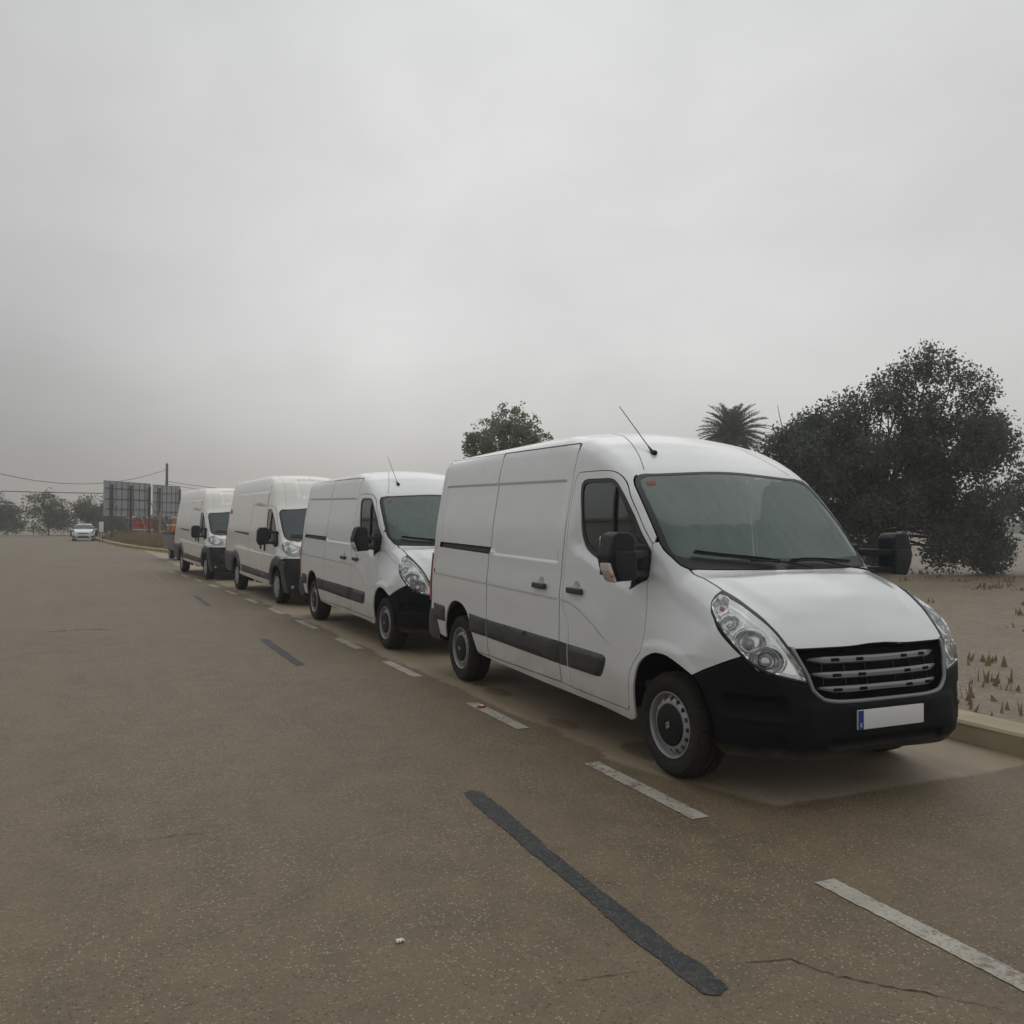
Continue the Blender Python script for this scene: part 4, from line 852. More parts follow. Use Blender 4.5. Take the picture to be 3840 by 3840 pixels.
    patch(S, 'top', wo_, holes=[gl], h=.05, off=-.001, roll=.01, gap=.003, name='windscreen_border', mat='dark_trim', parent=wsg)
    for a, b in (((.16, -.72), (.33, -.1)), ((.30, .02), (.20, .62))):
        bl = S.at('top', rs([a, b], .1)); n = S.grad(bl); V, F = tube_geo(bl + n * .025, .013, 6); mesh('wiper', V, F, 'dark_trim', root, True)
    patch(S, 'cyl', rs([(-.43, .955), (.43, .955), (.43, 1.06), (-.43, 1.06)], .05, True), h=.05, off=-.004, roll=.02, name='nose_badge_panel', mat=pnt, parent=root)
    gr = patch(S, 'cyl', rs([(-.40, .58), (.40, .58), (.40, .95), (-.40, .95)], .05, True), h=.05, off=-.03, roll=.03, gap=0, name='grille', mat='liner', parent=root)
    for z in (.66, .74, .82, .90): P = S.at('cyl', rs([(-.36, z), (.36, z)], .08)); n = S.grad(P); V, F = tube_geo(P - n * .012, .014, 6); mesh('grille_bar', V, F, 'duc_bumper', gr, True)
    patch(S, 'cyl', rs([(-.295, .23), (.295, .23), (.295, .575), (-.295, .575)], .05, True), h=.05, off=-.004, roll=.02, name='bumper_centre', mat='duc_bumper', parent=root)
    box('number_plate', (.985, 0, .45), (.015, .52, .11), 'white_plastic', root, .004)
    chassis(root, -5.2, .7, (.02, -3.99)); cab_interior(root, .26, 1.27, .42, -1.2)
    box('load_bay_liner', (-3.2, 0, 1.5), (3.8, 1.5, 1.9), 'interior', root)
    put_wheels(root, -3.99, .965, .35, 'trim')
    return root, S
principled('duc_bumper', (.022, .025, .028), .55, spec=.3, noise=.2, nscale=8)

# ------------------------------------------------------------------ the row of vans
R90 = math.radians(-90)
def park(o, x, y, deg, label):
    o.location = (x, y, 0); o.rotation_euler = (0, 0, R90 + math.radians(deg)); tag(o, label, 'van', 'white vans parked nose to tail')
v1 = build_master(); park(v1, 4.386, 4.590, .124, 'nearest white van, black front bumper, long aerial leaning back over its windscreen')
v2 = copy_tree(v1); park(v2, 4.286, 10.72, 2.47, 'white black-bumpered van standing just behind the nearest van, its headlamp partly hidden')
v3, SD = build_ducato(); park(v3, 4.000, 17.487, 4.17, 'high-roofed white van with pink square sticker high on its side, third in the row')
st = patch(SD, 'side', rs([(-5.12, 1.90), (-4.83, 1.89), (-4.83, 2.00), (-5.12, 2.01)], .1, True), h=.2, off=.002, roll=0, gap=0, name='side_sticker', mat='pink_sticker', parent=None)
KIDS = {}
for _c in bpy.data.objects:
    if _c.parent: KIDS.setdefault(_c.parent.name, []).append(_c)
v4 = copy_tree(v3, None, KIDS); park(v4, 3.335, 25.617, 5.73, 'farthest high-roofed white van, last of the row before the billboards and grey trailer')
st.parent = v3

# ------------------------------------------------------------------ ground, road, markings
def ground_mat(name, base, light, dark, sand=False, cell=72, stone=1.0, wear=None):
    m = bpy.data.materials.new(name); m.use_nodes = True; N, L = nodes_of(m); b = N['Principled BSDF']
    t = N.new('ShaderNodeTexCoord'); O = t.outputs['Object']
    def val(op, a, c=None, clamp=False):
        n = N.new('ShaderNodeMath'); n.operation = op; n.use_clamp = clamp
        for i, v in enumerate((a, c)):
            if v is None: continue
            if isinstance(v, (int, float)): n.inputs[i].default_value = v
            else: L.new(v, n.inputs[i])
        return n.outputs[0]
    def rng(v, a, c, lo=0., hi=1.):
        n = N.new('ShaderNodeMapRange'); n.interpolation_type = 'SMOOTHSTEP'; n.inputs[1].default_value = a; n.inputs[2].default_value = c; n.inputs[3].default_value = lo; n.inputs[4].default_value = hi; L.new(v, n.inputs[0]); return n.outputs[0]
    def noise(sc, det=5, vec=O, rough=.6):
        n = N.new('ShaderNodeTexNoise'); n.inputs['Scale'].default_value = sc; n.inputs['Detail'].default_value = det; n.inputs['Roughness'].default_value = rough; L.new(vec, n.inputs['Vector']); return n.outputs['Fac']
    def mixc(f, a, c):
        n = N.new('ShaderNodeMix'); n.data_type = 'RGBA'; L.new(f, n.inputs[0])
        for i, v in ((6, a), (7, c)):
            if isinstance(v, tuple): n.inputs[i].default_value = (*v, 1)
            else: L.new(v, n.inputs[i])
        return n.outputs[2]
    def voro(sc):
        mp = N.new('ShaderNodeMapping'); mp.inputs['Scale'].default_value = (1, 1, 1); L.new(O, mp.inputs[0])
        v = N.new('ShaderNodeTexVoronoi'); v.inputs['Scale'].default_value = sc; L.new(mp.outputs[0], v.inputs['Vector'])
        s = N.new('ShaderNodeSeparateColor'); L.new(v.outputs['Color'], s.inputs[0]); return v.outputs['Distance'], s.outputs[0], s.outputs[1]
    d1, r1, g1 = voro(cell); d2, r2, g2 = voro(cell * 2.1)
    big = noise(.45, 4); mid = noise(3.5, 6); fine = noise(30, 4)
    base_v = mixc(rng(mid, .3, .7), tuple(c * .82 for c in base), tuple(c * 1.15 for c in base))
    base_v = mixc(rng(big, .35, .65), base_v, mixc(rng(mid, .2, .8), tuple(c * .95 for c in base), tuple(c * 1.3 for c in base)))
    s2 = val('MULTIPLY', rng(r2, .62, .80), rng(d2, .52, .30)); col = mixc(val('MULTIPLY', s2, .55), base_v, tuple(c * .75 for c in light))
    k2 = val('MULTIPLY', rng(g2, .72, .86), rng(d2, .5, .3)); col = mixc(val('MULTIPLY', k2, .6), col, dark)
    s1 = val('MULTIPLY', rng(r1, .80, .88), rng(d1, .50, .34)); s1 = val('MULTIPLY', s1, rng(noise(1.3, 3), .3, .6, .35, stone)); col = mixc(s1, col, light)
    k1 = val('MULTIPLY', rng(g1, .88, .93), rng(d1, .5, .34)); col = mixc(val('MULTIPLY', k1, .8), col, dark)
    rough = rng(fine, .2, .8, .50, .75)
    if wear: col = mixc(val('MULTIPLY', rng(val('ADD', val('MULTIPLY', noise(26, 6, O, .75), .6), val('MULTIPLY', noise(5, 4), .4)), .50, .60), wear[1]), col, wear[0])
    if sand:
        s = N.new('ShaderNodeSeparateXYZ'); L.new(O, s.inputs[0]); X, Y = s.outputs[0], s.outputs[1]
        w = val('MULTIPLY', val('SUBTRACT', noise(1.1, 4), .5), .55); w2 = val('MULTIPLY', val('SUBTRACT', noise(9, 4), .5), .16); w = val('ADD', w, w2)
        xe = val('SUBTRACT', 3.27, val('MULTIPLY', val('MAXIMUM', val('SUBTRACT', Y, 6.), 0.), .042))
        a = rng(val('ADD', val('SUBTRACT', X, xe), val('MULTIPLY', w, .7)), -.02, .06)
        c = rng(val('ADD', val('SUBTRACT', Y, 3.86), val('MULTIPLY', w, .35)), -.01, .05)
        e = rng(val('ADD', val('ADD', val('MULTIPLY', val('SUBTRACT', X, 3.22), .9), val('MULTIPLY', val('SUBTRACT', Y, 5.0), .34)), val('MULTIPLY', w, .3)), -.03, .06)
        f = rng(X, 6.6, 6.2)
        g = rng(noise(.9, 3), .25, .55, .55, 1.)
        mk = val('MULTIPLY', val('MULTIPLY', val('MULTIPLY', a, c), val('MULTIPLY', e, f)), g)
        for (px, py, rx, ry) in ((3.47, 6.16, .10, .21), (3.52, 7.56, .11, .24), (3.66, 5.15, .20, .30), (3.50, 7.95, .08, .12)):
            q = val('ADD', val('POWER', val('DIVIDE', val('ABSOLUTE', val('SUBTRACT', X, px)), rx), 2.), val('POWER', val('DIVIDE', val('ABSOLUTE', val('SUBTRACT', Y, py)), ry), 2.))
            mk = val('MULTIPLY', mk, rng(val('ADD', q, val('MULTIPLY', w, 1.5)), .7, 1.25, .12, 1.))
        sc_ = mixc(rng(fine, .3, .7), (.31, .245, .165), (.385, .31, .22)); col = mixc(val('MULTIPLY', mk, .92), col, sc_)
        # damp brown rim along the dust edge and long worn wheel tracks on the carriageway
        st = N.new('ShaderNodeMapping'); st.inputs['Scale'].default_value = (1.1, .06, 1); L.new(O, st.inputs[0]); tr = noise(1.4, 4, st.outputs[0])
        col = mixc(rng(tr, .46, .70, 0., .50), col, tuple(c * 1.32 for c in base))
        sm = N.new('ShaderNodeMapping'); sm.inputs['Scale'].default_value = (.5, 2.0, 1); L.new(O, sm.inputs[0]); stn = noise(1.1, 6, sm.outputs[0], .7)
        col = mixc(rng(stn, .62, .76, 0., .32), col, tuple(c * .5 for c in base))
    L.new(col, b.inputs['Base Color']); L.new(rough, b.inputs['Roughness']); b.inputs['Specular IOR Level'].default_value = .45
    h = val('ADD', val('MULTIPLY', d1, -.6), val('MULTIPLY', fine, .5)); bp = N.new('ShaderNodeBump'); bp.inputs['Strength'].default_value = .55; bp.inputs['Distance'].default_value = .006; L.new(h, bp.inputs['Height']); L.new(bp.outputs[0], b.inputs['Normal'])
    MAT[name] = m; return m
ground_mat('asphalt', (.139, .103, .060), (.35, .285, .19), (.030, .025, .021), True, cell=84)
ground_mat('tar', (.020, .022, .025), (.22, .21, .19), (.012, .012, .013), cell=85, stone=.5, wear=((.075, .063, .05), .55))
ground_mat('soil', (.19, .145, .095), (.30, .26, .2), (.08, .06, .04), cell=20)
ground_mat('worn_white', (.40, .375, .32), (.44, .41, .36), (.16, .13, .10), cell=92, wear=((.145, .115, .08), .8))
ground_mat('faint_white', (.24, .21, .165), (.3, .28, .24), (.1, .085, .065), cell=60)
principled('kerb_yellow', (.42, .29, .075), .8, noise=.4, nscale=1.5, col2=(.28, .20, .09)); principled('kerb_stone', (.46, .39, .26), .85, noise=.3, nscale=2.)
principled('crack', (.02, .018, .015), .9)
def flat(name, pts, z, mat, parent=None, kind=None):
    o = mesh(name, [(x, y, z) for x, y in pts], [tuple(range(len(pts)))], mat, parent)
    if o.data.polygons[0].normal.z < 0: o.data.flip_normals()
    if kind: o['kind'] = kind
    return o
flat('ground', [(-900, -300), (900, -300), (900, 1500), (-900, 1500)], -.02, 'soil', kind='structure')
kerb_line = [(6.1, -25), (6.1, 4), (5.95, 10), (5.55, 18), (5.0, 27), (4.25, 36), (3.75, 41), (3.05, 44.6), (2.63, 46.3), (2.19, 48.8), (1.63, 51.6), (.92, 55.4), (.11, 60.9), (-.63, 67.7), (-1.32, 74.8), (-1.75, 79.5), (-1.75, 82.5), (-1.2, 84.6), (.2, 86.2), (3, 87.5), (40, 93)]
road = flat('road', [(-30, -25)] + kerb_line + [(60, 108), (-14, 103), (-40, 100)], 0, 'asphalt', kind='structure')
verge = flat('verge', kerb_line + [(200, 93), (200, -25)], .14, 'soil', kind='structure')
kc = cr_curve(kerb_line, .5); kerb = empty('kerb'); kerb['kind'] = 'structure'
seg = np.concatenate([[0], np.cumsum(np.linalg.norm(np.diff(kc, axis=0), axis=1))]); s_ = 6.0
while s_ < seg[-1] - 30:
    L_ = .98; p = [np.array([np.interp(s_ + d, seg, kc[:, i]) for i in (0, 1)]) for d in (.012, L_)]
    t_ = (p[1] - p[0]) / np.linalg.norm(p[1] - p[0]); n_ = np.array([t_[1], -t_[0]]); j = random.uniform(-.006, .006); h = .165 + random.uniform(-.008, .008)
    a, c = p[0] + n_ * j, p[1] + n_ * j; wd = .36
    V = [(*a, -.01), (*c, -.01), (*c, h - .02), (*a, h - .02), (*(a + n_ * .02), h), (*(c + n_ * .02), h), (*(c + n_ * wd), h), (*(a + n_ * wd), h), (*(c + n_ * wd), -.01), (*(a + n_ * wd), -.01)]
    o = mesh('kerb_stone', V, [(0, 1, 2, 3), (3, 2, 5, 4), (4, 5, 6, 7), (7, 6, 8, 9), (0, 3, 4, 7, 9), (1, 8, 6, 5, 2)], 'kerb_stone', kerb)
    if p[0][1] > 40:
        o.data.materials.append(MAT['kerb_yellow'])
        for f in o.data.polygons:
            if f.index in (0, 1): f.material_index = 1
    s_ += 1.0
def lane_x(y): return 3.155 - .0021 * max(0, y - 3.5) ** 2
for y0, y1 in ((1.70, 2.98), (3.88, 5.07), (6.12, 7.17), (8.60, 9.71), (10.80, 11.90), (13.08, 14.29), (15.38, 16.51), (17.65, 18.8), (19.9, 21.05), (22.2, 23.3), (24.4, 25.5), (26.7, 27.8), (29, 30.1)):
    w_ = .118; n = 60; ys = np.linspace(y0, y1, n); jit = lambda: random.uniform(-.004, .004)
    pts = [(lane_x(y) - w_ + jit(), y + (.05 if i == 0 else 0) * 0) for i, y in enumerate(ys)] + [(lane_x(y) + jit(), y) for y in ys[::-1]]
    flat('lane_dash', pts, .004, 'worn_white', road)
def ragged(pts, amp, step):
    p = rs(pts, step, True); n = len(p); t_ = np.roll(p, -1, 0) - np.roll(p, 1, 0); t_ /= np.linalg.norm(t_, axis=1, keepdims=True)
    d = RNG.normal(0, amp * .8, n) + np.interp(np.arange(n), np.arange(0, n + 4, 4), RNG.normal(0, amp, len(np.arange(0, n + 4, 4)))); return p + np.stack([-t_[:, 1], t_[:, 0]], 1) * d[:, None]
flat('tar_strip', ragged([(2.000, 4.798), (2.06, 4.83), (2.117, 4.774), (2.108, 4.313), (2.069, 3.790), (2.059, 3.344), (2.063, 2.993), (2.055, 2.738), (2.072, 2.597), (2.058, 2.423), (2.0, 2.40), (1.959, 2.418), (1.946, 2.500), (1.945, 2.674), (1.933, 2.882), (1.955, 3.189), (1.962, 3.508), (1.963, 3.832), (1.972, 4.270), (1.977, 4.587)], .0030, .009), .004, 'tar', road)
flat('tar_strip', ragged([(1.88, 12.18), (1.99, 12.13), (2.05, 9.85), (1.94, 9.75)], .006, .08), .004, 'tar', road)
flat('tar_strip', ragged([(1.565, 19.864), (1.645, 19.837), (1.748, 17.295), (1.648, 17.4)], .006, .1), .004, 'tar', road)
flat('worn_dash', ragged([(.983, 27.835), (1.046, 27.816), (1.203, 25.65), (1.145, 25.67)], .008, .1), .004, 'faint_white', road)
def crack(pts, w):
    p = rs(pts, .03); p = p + RNG.normal(0, .007, p.shape); t_ = np.gradient(p, axis=0); t_ /= np.linalg.norm(t_, axis=1, keepdims=True); n_ = np.stack([-t_[:, 1], t_[:, 0]], 1)
    ww = (w * np.abs(RNG.normal(.6, .4, len(p))) * np.sin(np.linspace(.15, 3.0, len(p))))[:, None]
    V = [(*q, .003) for q in p - n_ * ww] + [(*q, .003) for q in p + n_ * ww]; n = len(p)
    mesh('crack_line', V, [(i, i + 1, n + i + 1, n + i) for i in range(n - 1)], 'crack', road)
crack([(2.10, 2.62), (2.23, 2.54), (2.42, 2.49), (2.49, 2.33), (2.62, 2.20), (2.9, 1.9)], .004); crack([(1.55, 2.68), (1.66, 2.675), (1.73, 2.66), (1.89, 2.62)], .0025); crack([(.05, 4.7), (.35, 4.72), (.6, 4.7)], .002); crack([(-1.2, 14.0), (-.6, 14.15), (.1, 14.1)], .02)
crack([(-2.6, 33), (-1.6, 33.3), (-.9, 33.1)], .05)
# litter
bm = bmesh.new(); bmesh.ops.create_grid(bm, x_segments=5, y_segments=4, size=.5); bmesh.ops.scale(bm, vec=(.032, .022, 1), verts=bm.verts)
for v in bm.verts: v.co.z = .006 + .008 * random.random(); v.co.x += random.uniform(-.004, .004); v.co.y += random.uniform(-.004, .004)
o = bm_obj('paper_scrap', bm, 'white_plastic', None, True, (1.06, 3.19, 0)); tag(o, 'small crumpled scrap of white paper lying on the bare road', 'litter')
t = empty('cigarette_packet', (3.07, 6.95, 0), .4); tag(t, 'small crushed red and white packet lying on a white lane dash', 'litter')
box('packet', (0, 0, .012), (.075, .042, .018), 'red_sticker', t, .004, Matrix.Rotation(.12, 3, 'X')); box('packet_band', (.005, 0, .0255), (.035, .041, .003), 'white_plastic', t, 0, Matrix.Rotation(.12, 3, 'X'))

# ------------------------------------------------------------------ vegetation
def leaf_mat(name, c1, c2, c3):
    m = bpy.data.materials.new(name); m.use_nodes = True; N, L = nodes_of(m); b = N['Principled BSDF']; b.inputs['Roughness'].default_value = .6; b.inputs['Specular IOR Level'].default_value = .3
    t = N.new('ShaderNodeTexCoord'); n = N.new('ShaderNodeTexNoise'); n.inputs['Scale'].default_value = 1.6; n.inputs['Detail'].default_value = 7; n.inputs['Roughness'].default_value = .8; L.new(t.outputs['Object'], n.inputs['Vector'])
    r = N.new('ShaderNodeValToRGB'); e = r.color_ramp.elements; e[0].position = .33; e[0].color = (*c1, 1); e[1].position = .70; e[1].color = (*c3, 1); q = e.new(.5); q.color = (*c2, 1); L.new(n.outputs['Fac'], r.inputs[0]); L.new(r.outputs[0], b.inputs['Base Color'])
    tl = N.new('ShaderNodeBsdfTranslucent'); L.new(r.outputs[0], tl.inputs[0]); mx = N.new('ShaderNodeMixShader'); mx.inputs[0].default_value = .5; L.new(b.outputs[0], mx.inputs[1]); L.new(tl.outputs[0], mx.inputs[2]); L.new(mx.outputs[0], N['Material Output'].inputs[0])
    MAT[name] = m
leaf_mat('leaf_olive', (.16, .19, .125), (.21, .23, .15), (.26, .265, .16)); leaf_mat('leaf_dark', (.085, .11, .09), (.12, .14, .11), (.17, .175, .125))
leaf_mat('leaf_mid', (.07, .09, .04), (.11, .135, .055), (.16, .175, .08)); leaf_mat('leaf_palm', (.075, .10, .065), (.11, .135, .085), (.15, .16, .10)); leaf_mat('leaf_dry', (.09, .07, .045), (.14, .11, .065), (.2, .165, .1))
principled('bark', (.06, .05, .04), .9, noise=.5, nscale=6); principled('twig', (.075, .065, .055), .9)
def quads(C_, size, flatten=0.):
    n = len(C_); a = RNG.normal(size=(n, 3)); a /= np.linalg.norm(a, axis=1, keepdims=True); b = RNG.normal(size=(n, 3)); b = np.cross(a, b); b /= np.linalg.norm(b, axis=1, keepdims=True)
    s = (size * RNG.uniform(.55, 1.35, n))[:, None]; l, w = a * s, b * s * .52
    V = np.stack([C_ - l * .5, C_ + w * .5, C_ + l * .5, C_ - w * .5], 1).reshape(-1, 3); return V, np.arange(4 * n).reshape(-1, 4)
def blob_points(blobs, n, shell=.55, sprig=22, spread=.16):
    """leaves gathered in sprigs spread through each lobe, denser towards its skin"""
    vol = np.array([b[1][0] * b[1][1] * b[1][2] for b in blobs]); k = RNG.choice(len(blobs), n // sprig, p=vol / vol.sum())
    d = RNG.normal(size=(len(k), 3)); d /= np.linalg.norm(d, axis=1, keepdims=True); r = RNG.uniform(0, 1, len(k)) ** (1 / 3) * (1 - shell) + shell * RNG.uniform(.7, 1.08, len(k)) ** 1.0; r = np.clip(r, 0, 1.1)
    c = np.array([blobs[i][0] for i in k]) + d * r[:, None] * np.array([blobs[i][1] for i in k])
    return (np.repeat(c, sprig, 0) + RNG.normal(0, spread, (len(c) * sprig, 3)))
def limb(V, F, a, b, r0, r1, n=6):
    mid = [(a[i] + b[i]) / 2 + random.uniform(-.1, .1) * np.linalg.norm(np.subtract(a, b)) for i in range(3)]
    v, f = tube_geo([a, mid, b], [r0, (r0 + r1) / 2, r1], n); o = len(V); V += v; F += [tuple(i + o for i in q) for q in f]
def tree(name, label, cat, loc, blobs, n, size, mat, trunk_r, fork, group=None, shell=.45, spread=.16, sprig=22):
    t = empty(name, loc); tag(t, label, cat, group)
    V, F = quads(blob_points(blobs, n, shell, sprig, spread), size); V = V[:]; V[:, 2] = np.maximum(V[:, 2], .05); mesh('crown', V, F, mat, t)
    V = []; F = []; limb(V, F, (0, 0, -.1), (0, 0, fork), trunk_r, trunk_r * .75, 8)
    for c, r in blobs: limb(V, F, (0, 0, fork * random.uniform(.75, 1)), (c[0], c[1], c[2] + r[2] * .3), trunk_r * .28, trunk_r * .06)
    mesh('trunk', V, F, 'bark', t, True); return t
BL = lambda L: [((x, y, z), (a, b, c)) for x, y, z, a, b, c in L]
# tree with upright sprays behind the second van (x right across the view, seen from the camera)
def across(blobs, ang):
    c, s = math.cos(ang), math.sin(ang); return [((b[0][0] * c + b[0][1] * s, -b[0][0] * s + b[0][1] * c, b[0][2]), b[1]) for b in blobs]
random.seed(5)
sp = [(-2.05, 6.75), (-1.8, 7.0), (-1.42, 7.62), (-1.1, 7.35), (-.85, 7.55), (-.45, 8.05), (-.1, 8.1), (.2, 7.9), (.42, 8.15), (.65, 8.15), (.95, 7.85), (1.15, 7.3), (1.52, 7.55), (1.85, 7.1), (2.15, 6.75)]
bl = BL([(x, random.uniform(-.7, .7), zt - .85, .26, .40, .88) for x, zt in sp] + [(x, random.uniform(-1, 1), z, .75, .8, 1.0) for x, z in ((-1.6, 5.6), (-.7, 6.05), (.2, 6.35), (.9, 6.05), (1.6, 5.6), (-1.4, 4.6), (0, 5.0), (1.4, 4.6), (-.8, 4.0), (.8, 4.0))])
tree('broadleaf_tree', 'rounded tree with upright leafy sprays showing above the rear of the nearest van', 'tree', (19.36, 40.6, .1), across(bl, math.radians(25)), 17500, .17, 'leaf_olive', .17, 2.6, spread=.10, shell=.3, sprig=18)
random.seed(11)
lob = [(-3.0, 3.75, .55), (-2.75, 4.45, .55), (-2.35, 4.95, .50), (-2.0, 4.3, .7), (-1.75, 5.05, .45), (-1.35, 5.45, .42), (-1.0, 4.9, .6), (-.75, 5.75, .38), (-.35, 5.35, .55), (0, 5.85, .36), (.3, 5.5, .5), (.75, 5.7, .45), (1.1, 5.2, .6), (1.6, 5.55, .45), (2.1, 5.0, .6), (2.7, 5.3, .4), (3.1, 4.6, .6), (3.6, 4.9, .35), (3.7, 4.0, .55), (.3, 6.1, .5), (.95, 6.5, .55), (1.6, 6.8, .5), (2.3, 6.3, .55), (2.9, 5.8, .5)]
bl = BL([(x, random.uniform(-.7, .7), z + .12, r * 1.0, r * 1.2, r * 1.0) for x, z, r in lob] + [(random.uniform(-3.0, 3.5), random.uniform(-1.2, 1.2), z, random.uniform(.5, .85), .7, random.uniform(.45, .8)) for z in np.linspace(.5, 4.8, 70)])
tb = tree('evergreen_tree', 'big dark bushy evergreen tree rising beyond the windscreen of the nearest van', 'tree', (23.4, 20.3, .1), across(bl, math.radians(46)), 120000, .125, 'leaf_dark', .24, 1.8, shell=.35, spread=.15)
V = []; F = []; limb(V, F, (-2.2, 1.6, 3.4), (-2.45, 1.72, 5.0), .03, .015); limb(V, F, (-2.45, 1.72, 5.0), (-2.6, 1.78, 5.75), .016, .008); limb(V, F, (-2.48, 1.74, 4.75), (-2.85, 1.95, 4.95), .012, .006); mesh('bare_branch', V, F, 'twig', tb, True)
bl = BL([(0, 0, 3.6, 1.8, 1.6, 1.6), (-1.5, .3, 2.8, 1.3, 1.2, 1.3), (1.6, 0, 3.0, 1.5, 1.2, 1.4), (.2, 0, 5.0, 1.2, 1.2, 1.0), (0, 0, 1.6, 2.2, 1.4, 1.3)])
tree('evergreen_tree', 'dark evergreen tree farther right behind the bonnet of the nearest van', 'tree', (30.5, 18.0, .1), bl, 16000, .16, 'leaf_dark', .2, 1.6)
# date palm
def palm(loc, label):
    t = empty('palm_tree', loc); tag(t, label, 'palm tree'); Hh = 8.15
    mesh('trunk', *tube_geo([(0, 0, -.1), (.05, .02, Hh * .5), (0, 0, Hh)], [.38, .33, .36], 12), 'bark', t, True)
    VG = []; FG = []; VD = []; FD = []
    n = 92
    for i in range(n):
        az_ = i * 2.399963; u = (i + .5) / n; el = math.radians(86 - 118 * u ** .85); dry = u > .80
        Lr = 2.75 * (1 - .18 * abs(u - .5)) * random.uniform(.9, 1.08); m_ = 16; pts = []; p = Vector((0, 0, Hh)); e = el
        for k in range(m_):
            d = Vector((math.cos(az_) * math.cos(e), math.sin(az_) * math.cos(e), math.sin(e))); pts.append((p.copy(), d.copy())); p = p + d * Lr / m_; e -= math.radians(1.6 + 2.6 * (k / m_)) * (1.0 if u < .7 else .8)
        V, F = (VD, FD) if dry else (VG, FG)
        v, f = tube_geo([q[0] for q in pts], [.028 * (1 - k / m_) + .006 for k in range(m_)], 4); o = len(V); V += v; F += [tuple(a + o for a in q) for q in f]
        for k in range(2, m_):
            for s_ in range(3):
                q, d = pts[k]; q = q + d * (Lr / m_) * random.random(); side = d.cross(Vector((0, 0, 1))).normalized(); upv = side.cross(d)
                ll = .46 * math.sin(math.pi * (.22 + .72 * k / m_)) + .05
                for sg in (-1, 1):
                    tip = q + (side * sg * .78 + d * .62 + upv * random.uniform(.1, .45)) * ll; b0 = q - d * .045; b1 = q + d * .045; o = len(V); V += [b0, b1, tip]; F.append((o, o + 1, o + 2))
    mesh('fronds', VG, FG, 'leaf_palm', t); mesh('dead_fronds', VD, FD, 'leaf_dry', t); return t
palm((40.75, 47.8, .1), 'date palm with a full spiky crown standing above the roof of the nearest van')
# bushes and trees far down the road
k = 0
for (x, y, h, w, mat, lab) in ((-3.3, 109.5, 5.0, 2.2, 'leaf_mid', 'light green bushy tree right behind the white car at the far bend'), (-7.6, 110, 5.2, 2.6, 'leaf_mid', 'bushy green tree left of the white car at the far bend'), (-13, 108, 4.8, 3.0, 'leaf_dark', 'dark bushy tree left of the green bushes at the far bend'), (-.6, 107, 4.4, 1.9, 'leaf_dark', 'dark green bush showing behind the left edge of the larger billboard')):
    bl = BL([(random.uniform(-w * .6, w * .6), random.uniform(-.8, .8), random.uniform(h * .25, h * .8), w * .55, w * .5, h * .24) for _ in range(9)] + [(0, 0, h * .78, w * .5, w * .5, h * .2), (-w * .5, 0, h * .3, w * .6, 1, h * .3), (w * .5, 0, h * .3, w * .6, 1, h * .3)])
    tree('bush_tree', lab, 'tree', (x, y, 0), bl, 6000, .26, mat, .12, h * .3, 'bushy trees at the far bend', spread=.25)
V, F = quads(blob_points(BL([(x, random.uniform(-.6, .6), random.uniform(.8, 1.9), 1.3, .9, 1.1) for x in np.arange(-10, 20, .8)]), 30000, .3, 20, .22), .27); V[:, 2] = np.maximum(V[:, 2], .02)
o = mesh('hedge', V, F, 'leaf_dark'); o.location = (9.5, 104.5, 0); tag(o, 'long dark hedge running behind the feet of the two billboards', 'hedge')
pts = np.stack([np.concatenate([RNG.uniform(-150, -16, 13000), RNG.uniform(22, 240, 21000)]), np.zeros(34000), RNG.uniform(0, 1, 34000) ** .8], 1); pts[:, 1] = RNG.uniform(150, 175, 34000); hh = 4.5 + 2 * np.sin(pts[:, 0] * .13) + 1.5 * np.sin(pts[:, 0] * .41 + 1); pts[:, 2] *= hh
V, F = quads(pts, 1.0); V[:, 2] = np.maximum(V[:, 2], 0); o = mesh('far_wood', V, F, 'leaf_mid'); tag(o, 'low far-off belt of trees closing the horizon', 'woodland', kind='stuff')
# dry grass behind the yellow kerb
n = 26000; ys = RNG.uniform(46.5, 86, n); kx = np.interp(ys, [p[1] for p in kerb_line[8:18]], [p[0] for p in kerb_line[8:18]]); xs_ = kx + .35 + RNG.uniform(0, 1, n) ** 1.25 * 8.5
xs_[:5000] = RNG.uniform(6.6, 26, 5000); ys[:5000] = RNG.uniform(-6, 40, 5000); tuft = RNG.integers(0, 420, 5000); tx = RNG.uniform(6.6, 26, 420); ty = RNG.uniform(-6, 40, 420); xs_[:5000] = tx[tuft] + RNG.normal(0, .2, 5000); ys[:5000] = ty[tuft] + RNG.normal(0, .13, 5000); kx[:5000] = xs_[:5000] - .5
clump = .55 + .45 * np.sin(xs_ * 1.7 + ys * .6) * np.sin(ys * .43 + 1.); hgt = (.22 + .75 * RNG.uniform(0, 1, n) ** 1.3 * clump) * np.clip((xs_ - kx) / .9, .35, 1); hgt[:5000] *= .45
ang = RNG.uniform(0, 6.283, n); lean = RNG.normal(0, .22, (n, 2)) * hgt[:, None]; wv = .012 + .03 * RNG.uniform(0, 1, n)
B = np.stack([xs_, ys, np.full(n, .13)], 1); dv = np.stack([np.cos(ang) * wv, np.sin(ang) * wv, np.zeros(n)], 1); T = B + np.stack([lean[:, 0], lean[:, 1], hgt], 1)
V = np.stack([B - dv, B + dv, T], 1).reshape(-1, 3); leaf_mat('grass_dry', (.13, .09, .045), (.22, .165, .085), (.32, .25, .14))
o = mesh('dry_grass', V, np.arange(3 * n).reshape(-1, 3), 'grass_dry'); tag(o, 'tall dry brown grass growing behind the yellow kerb', 'grass', kind='stuff')

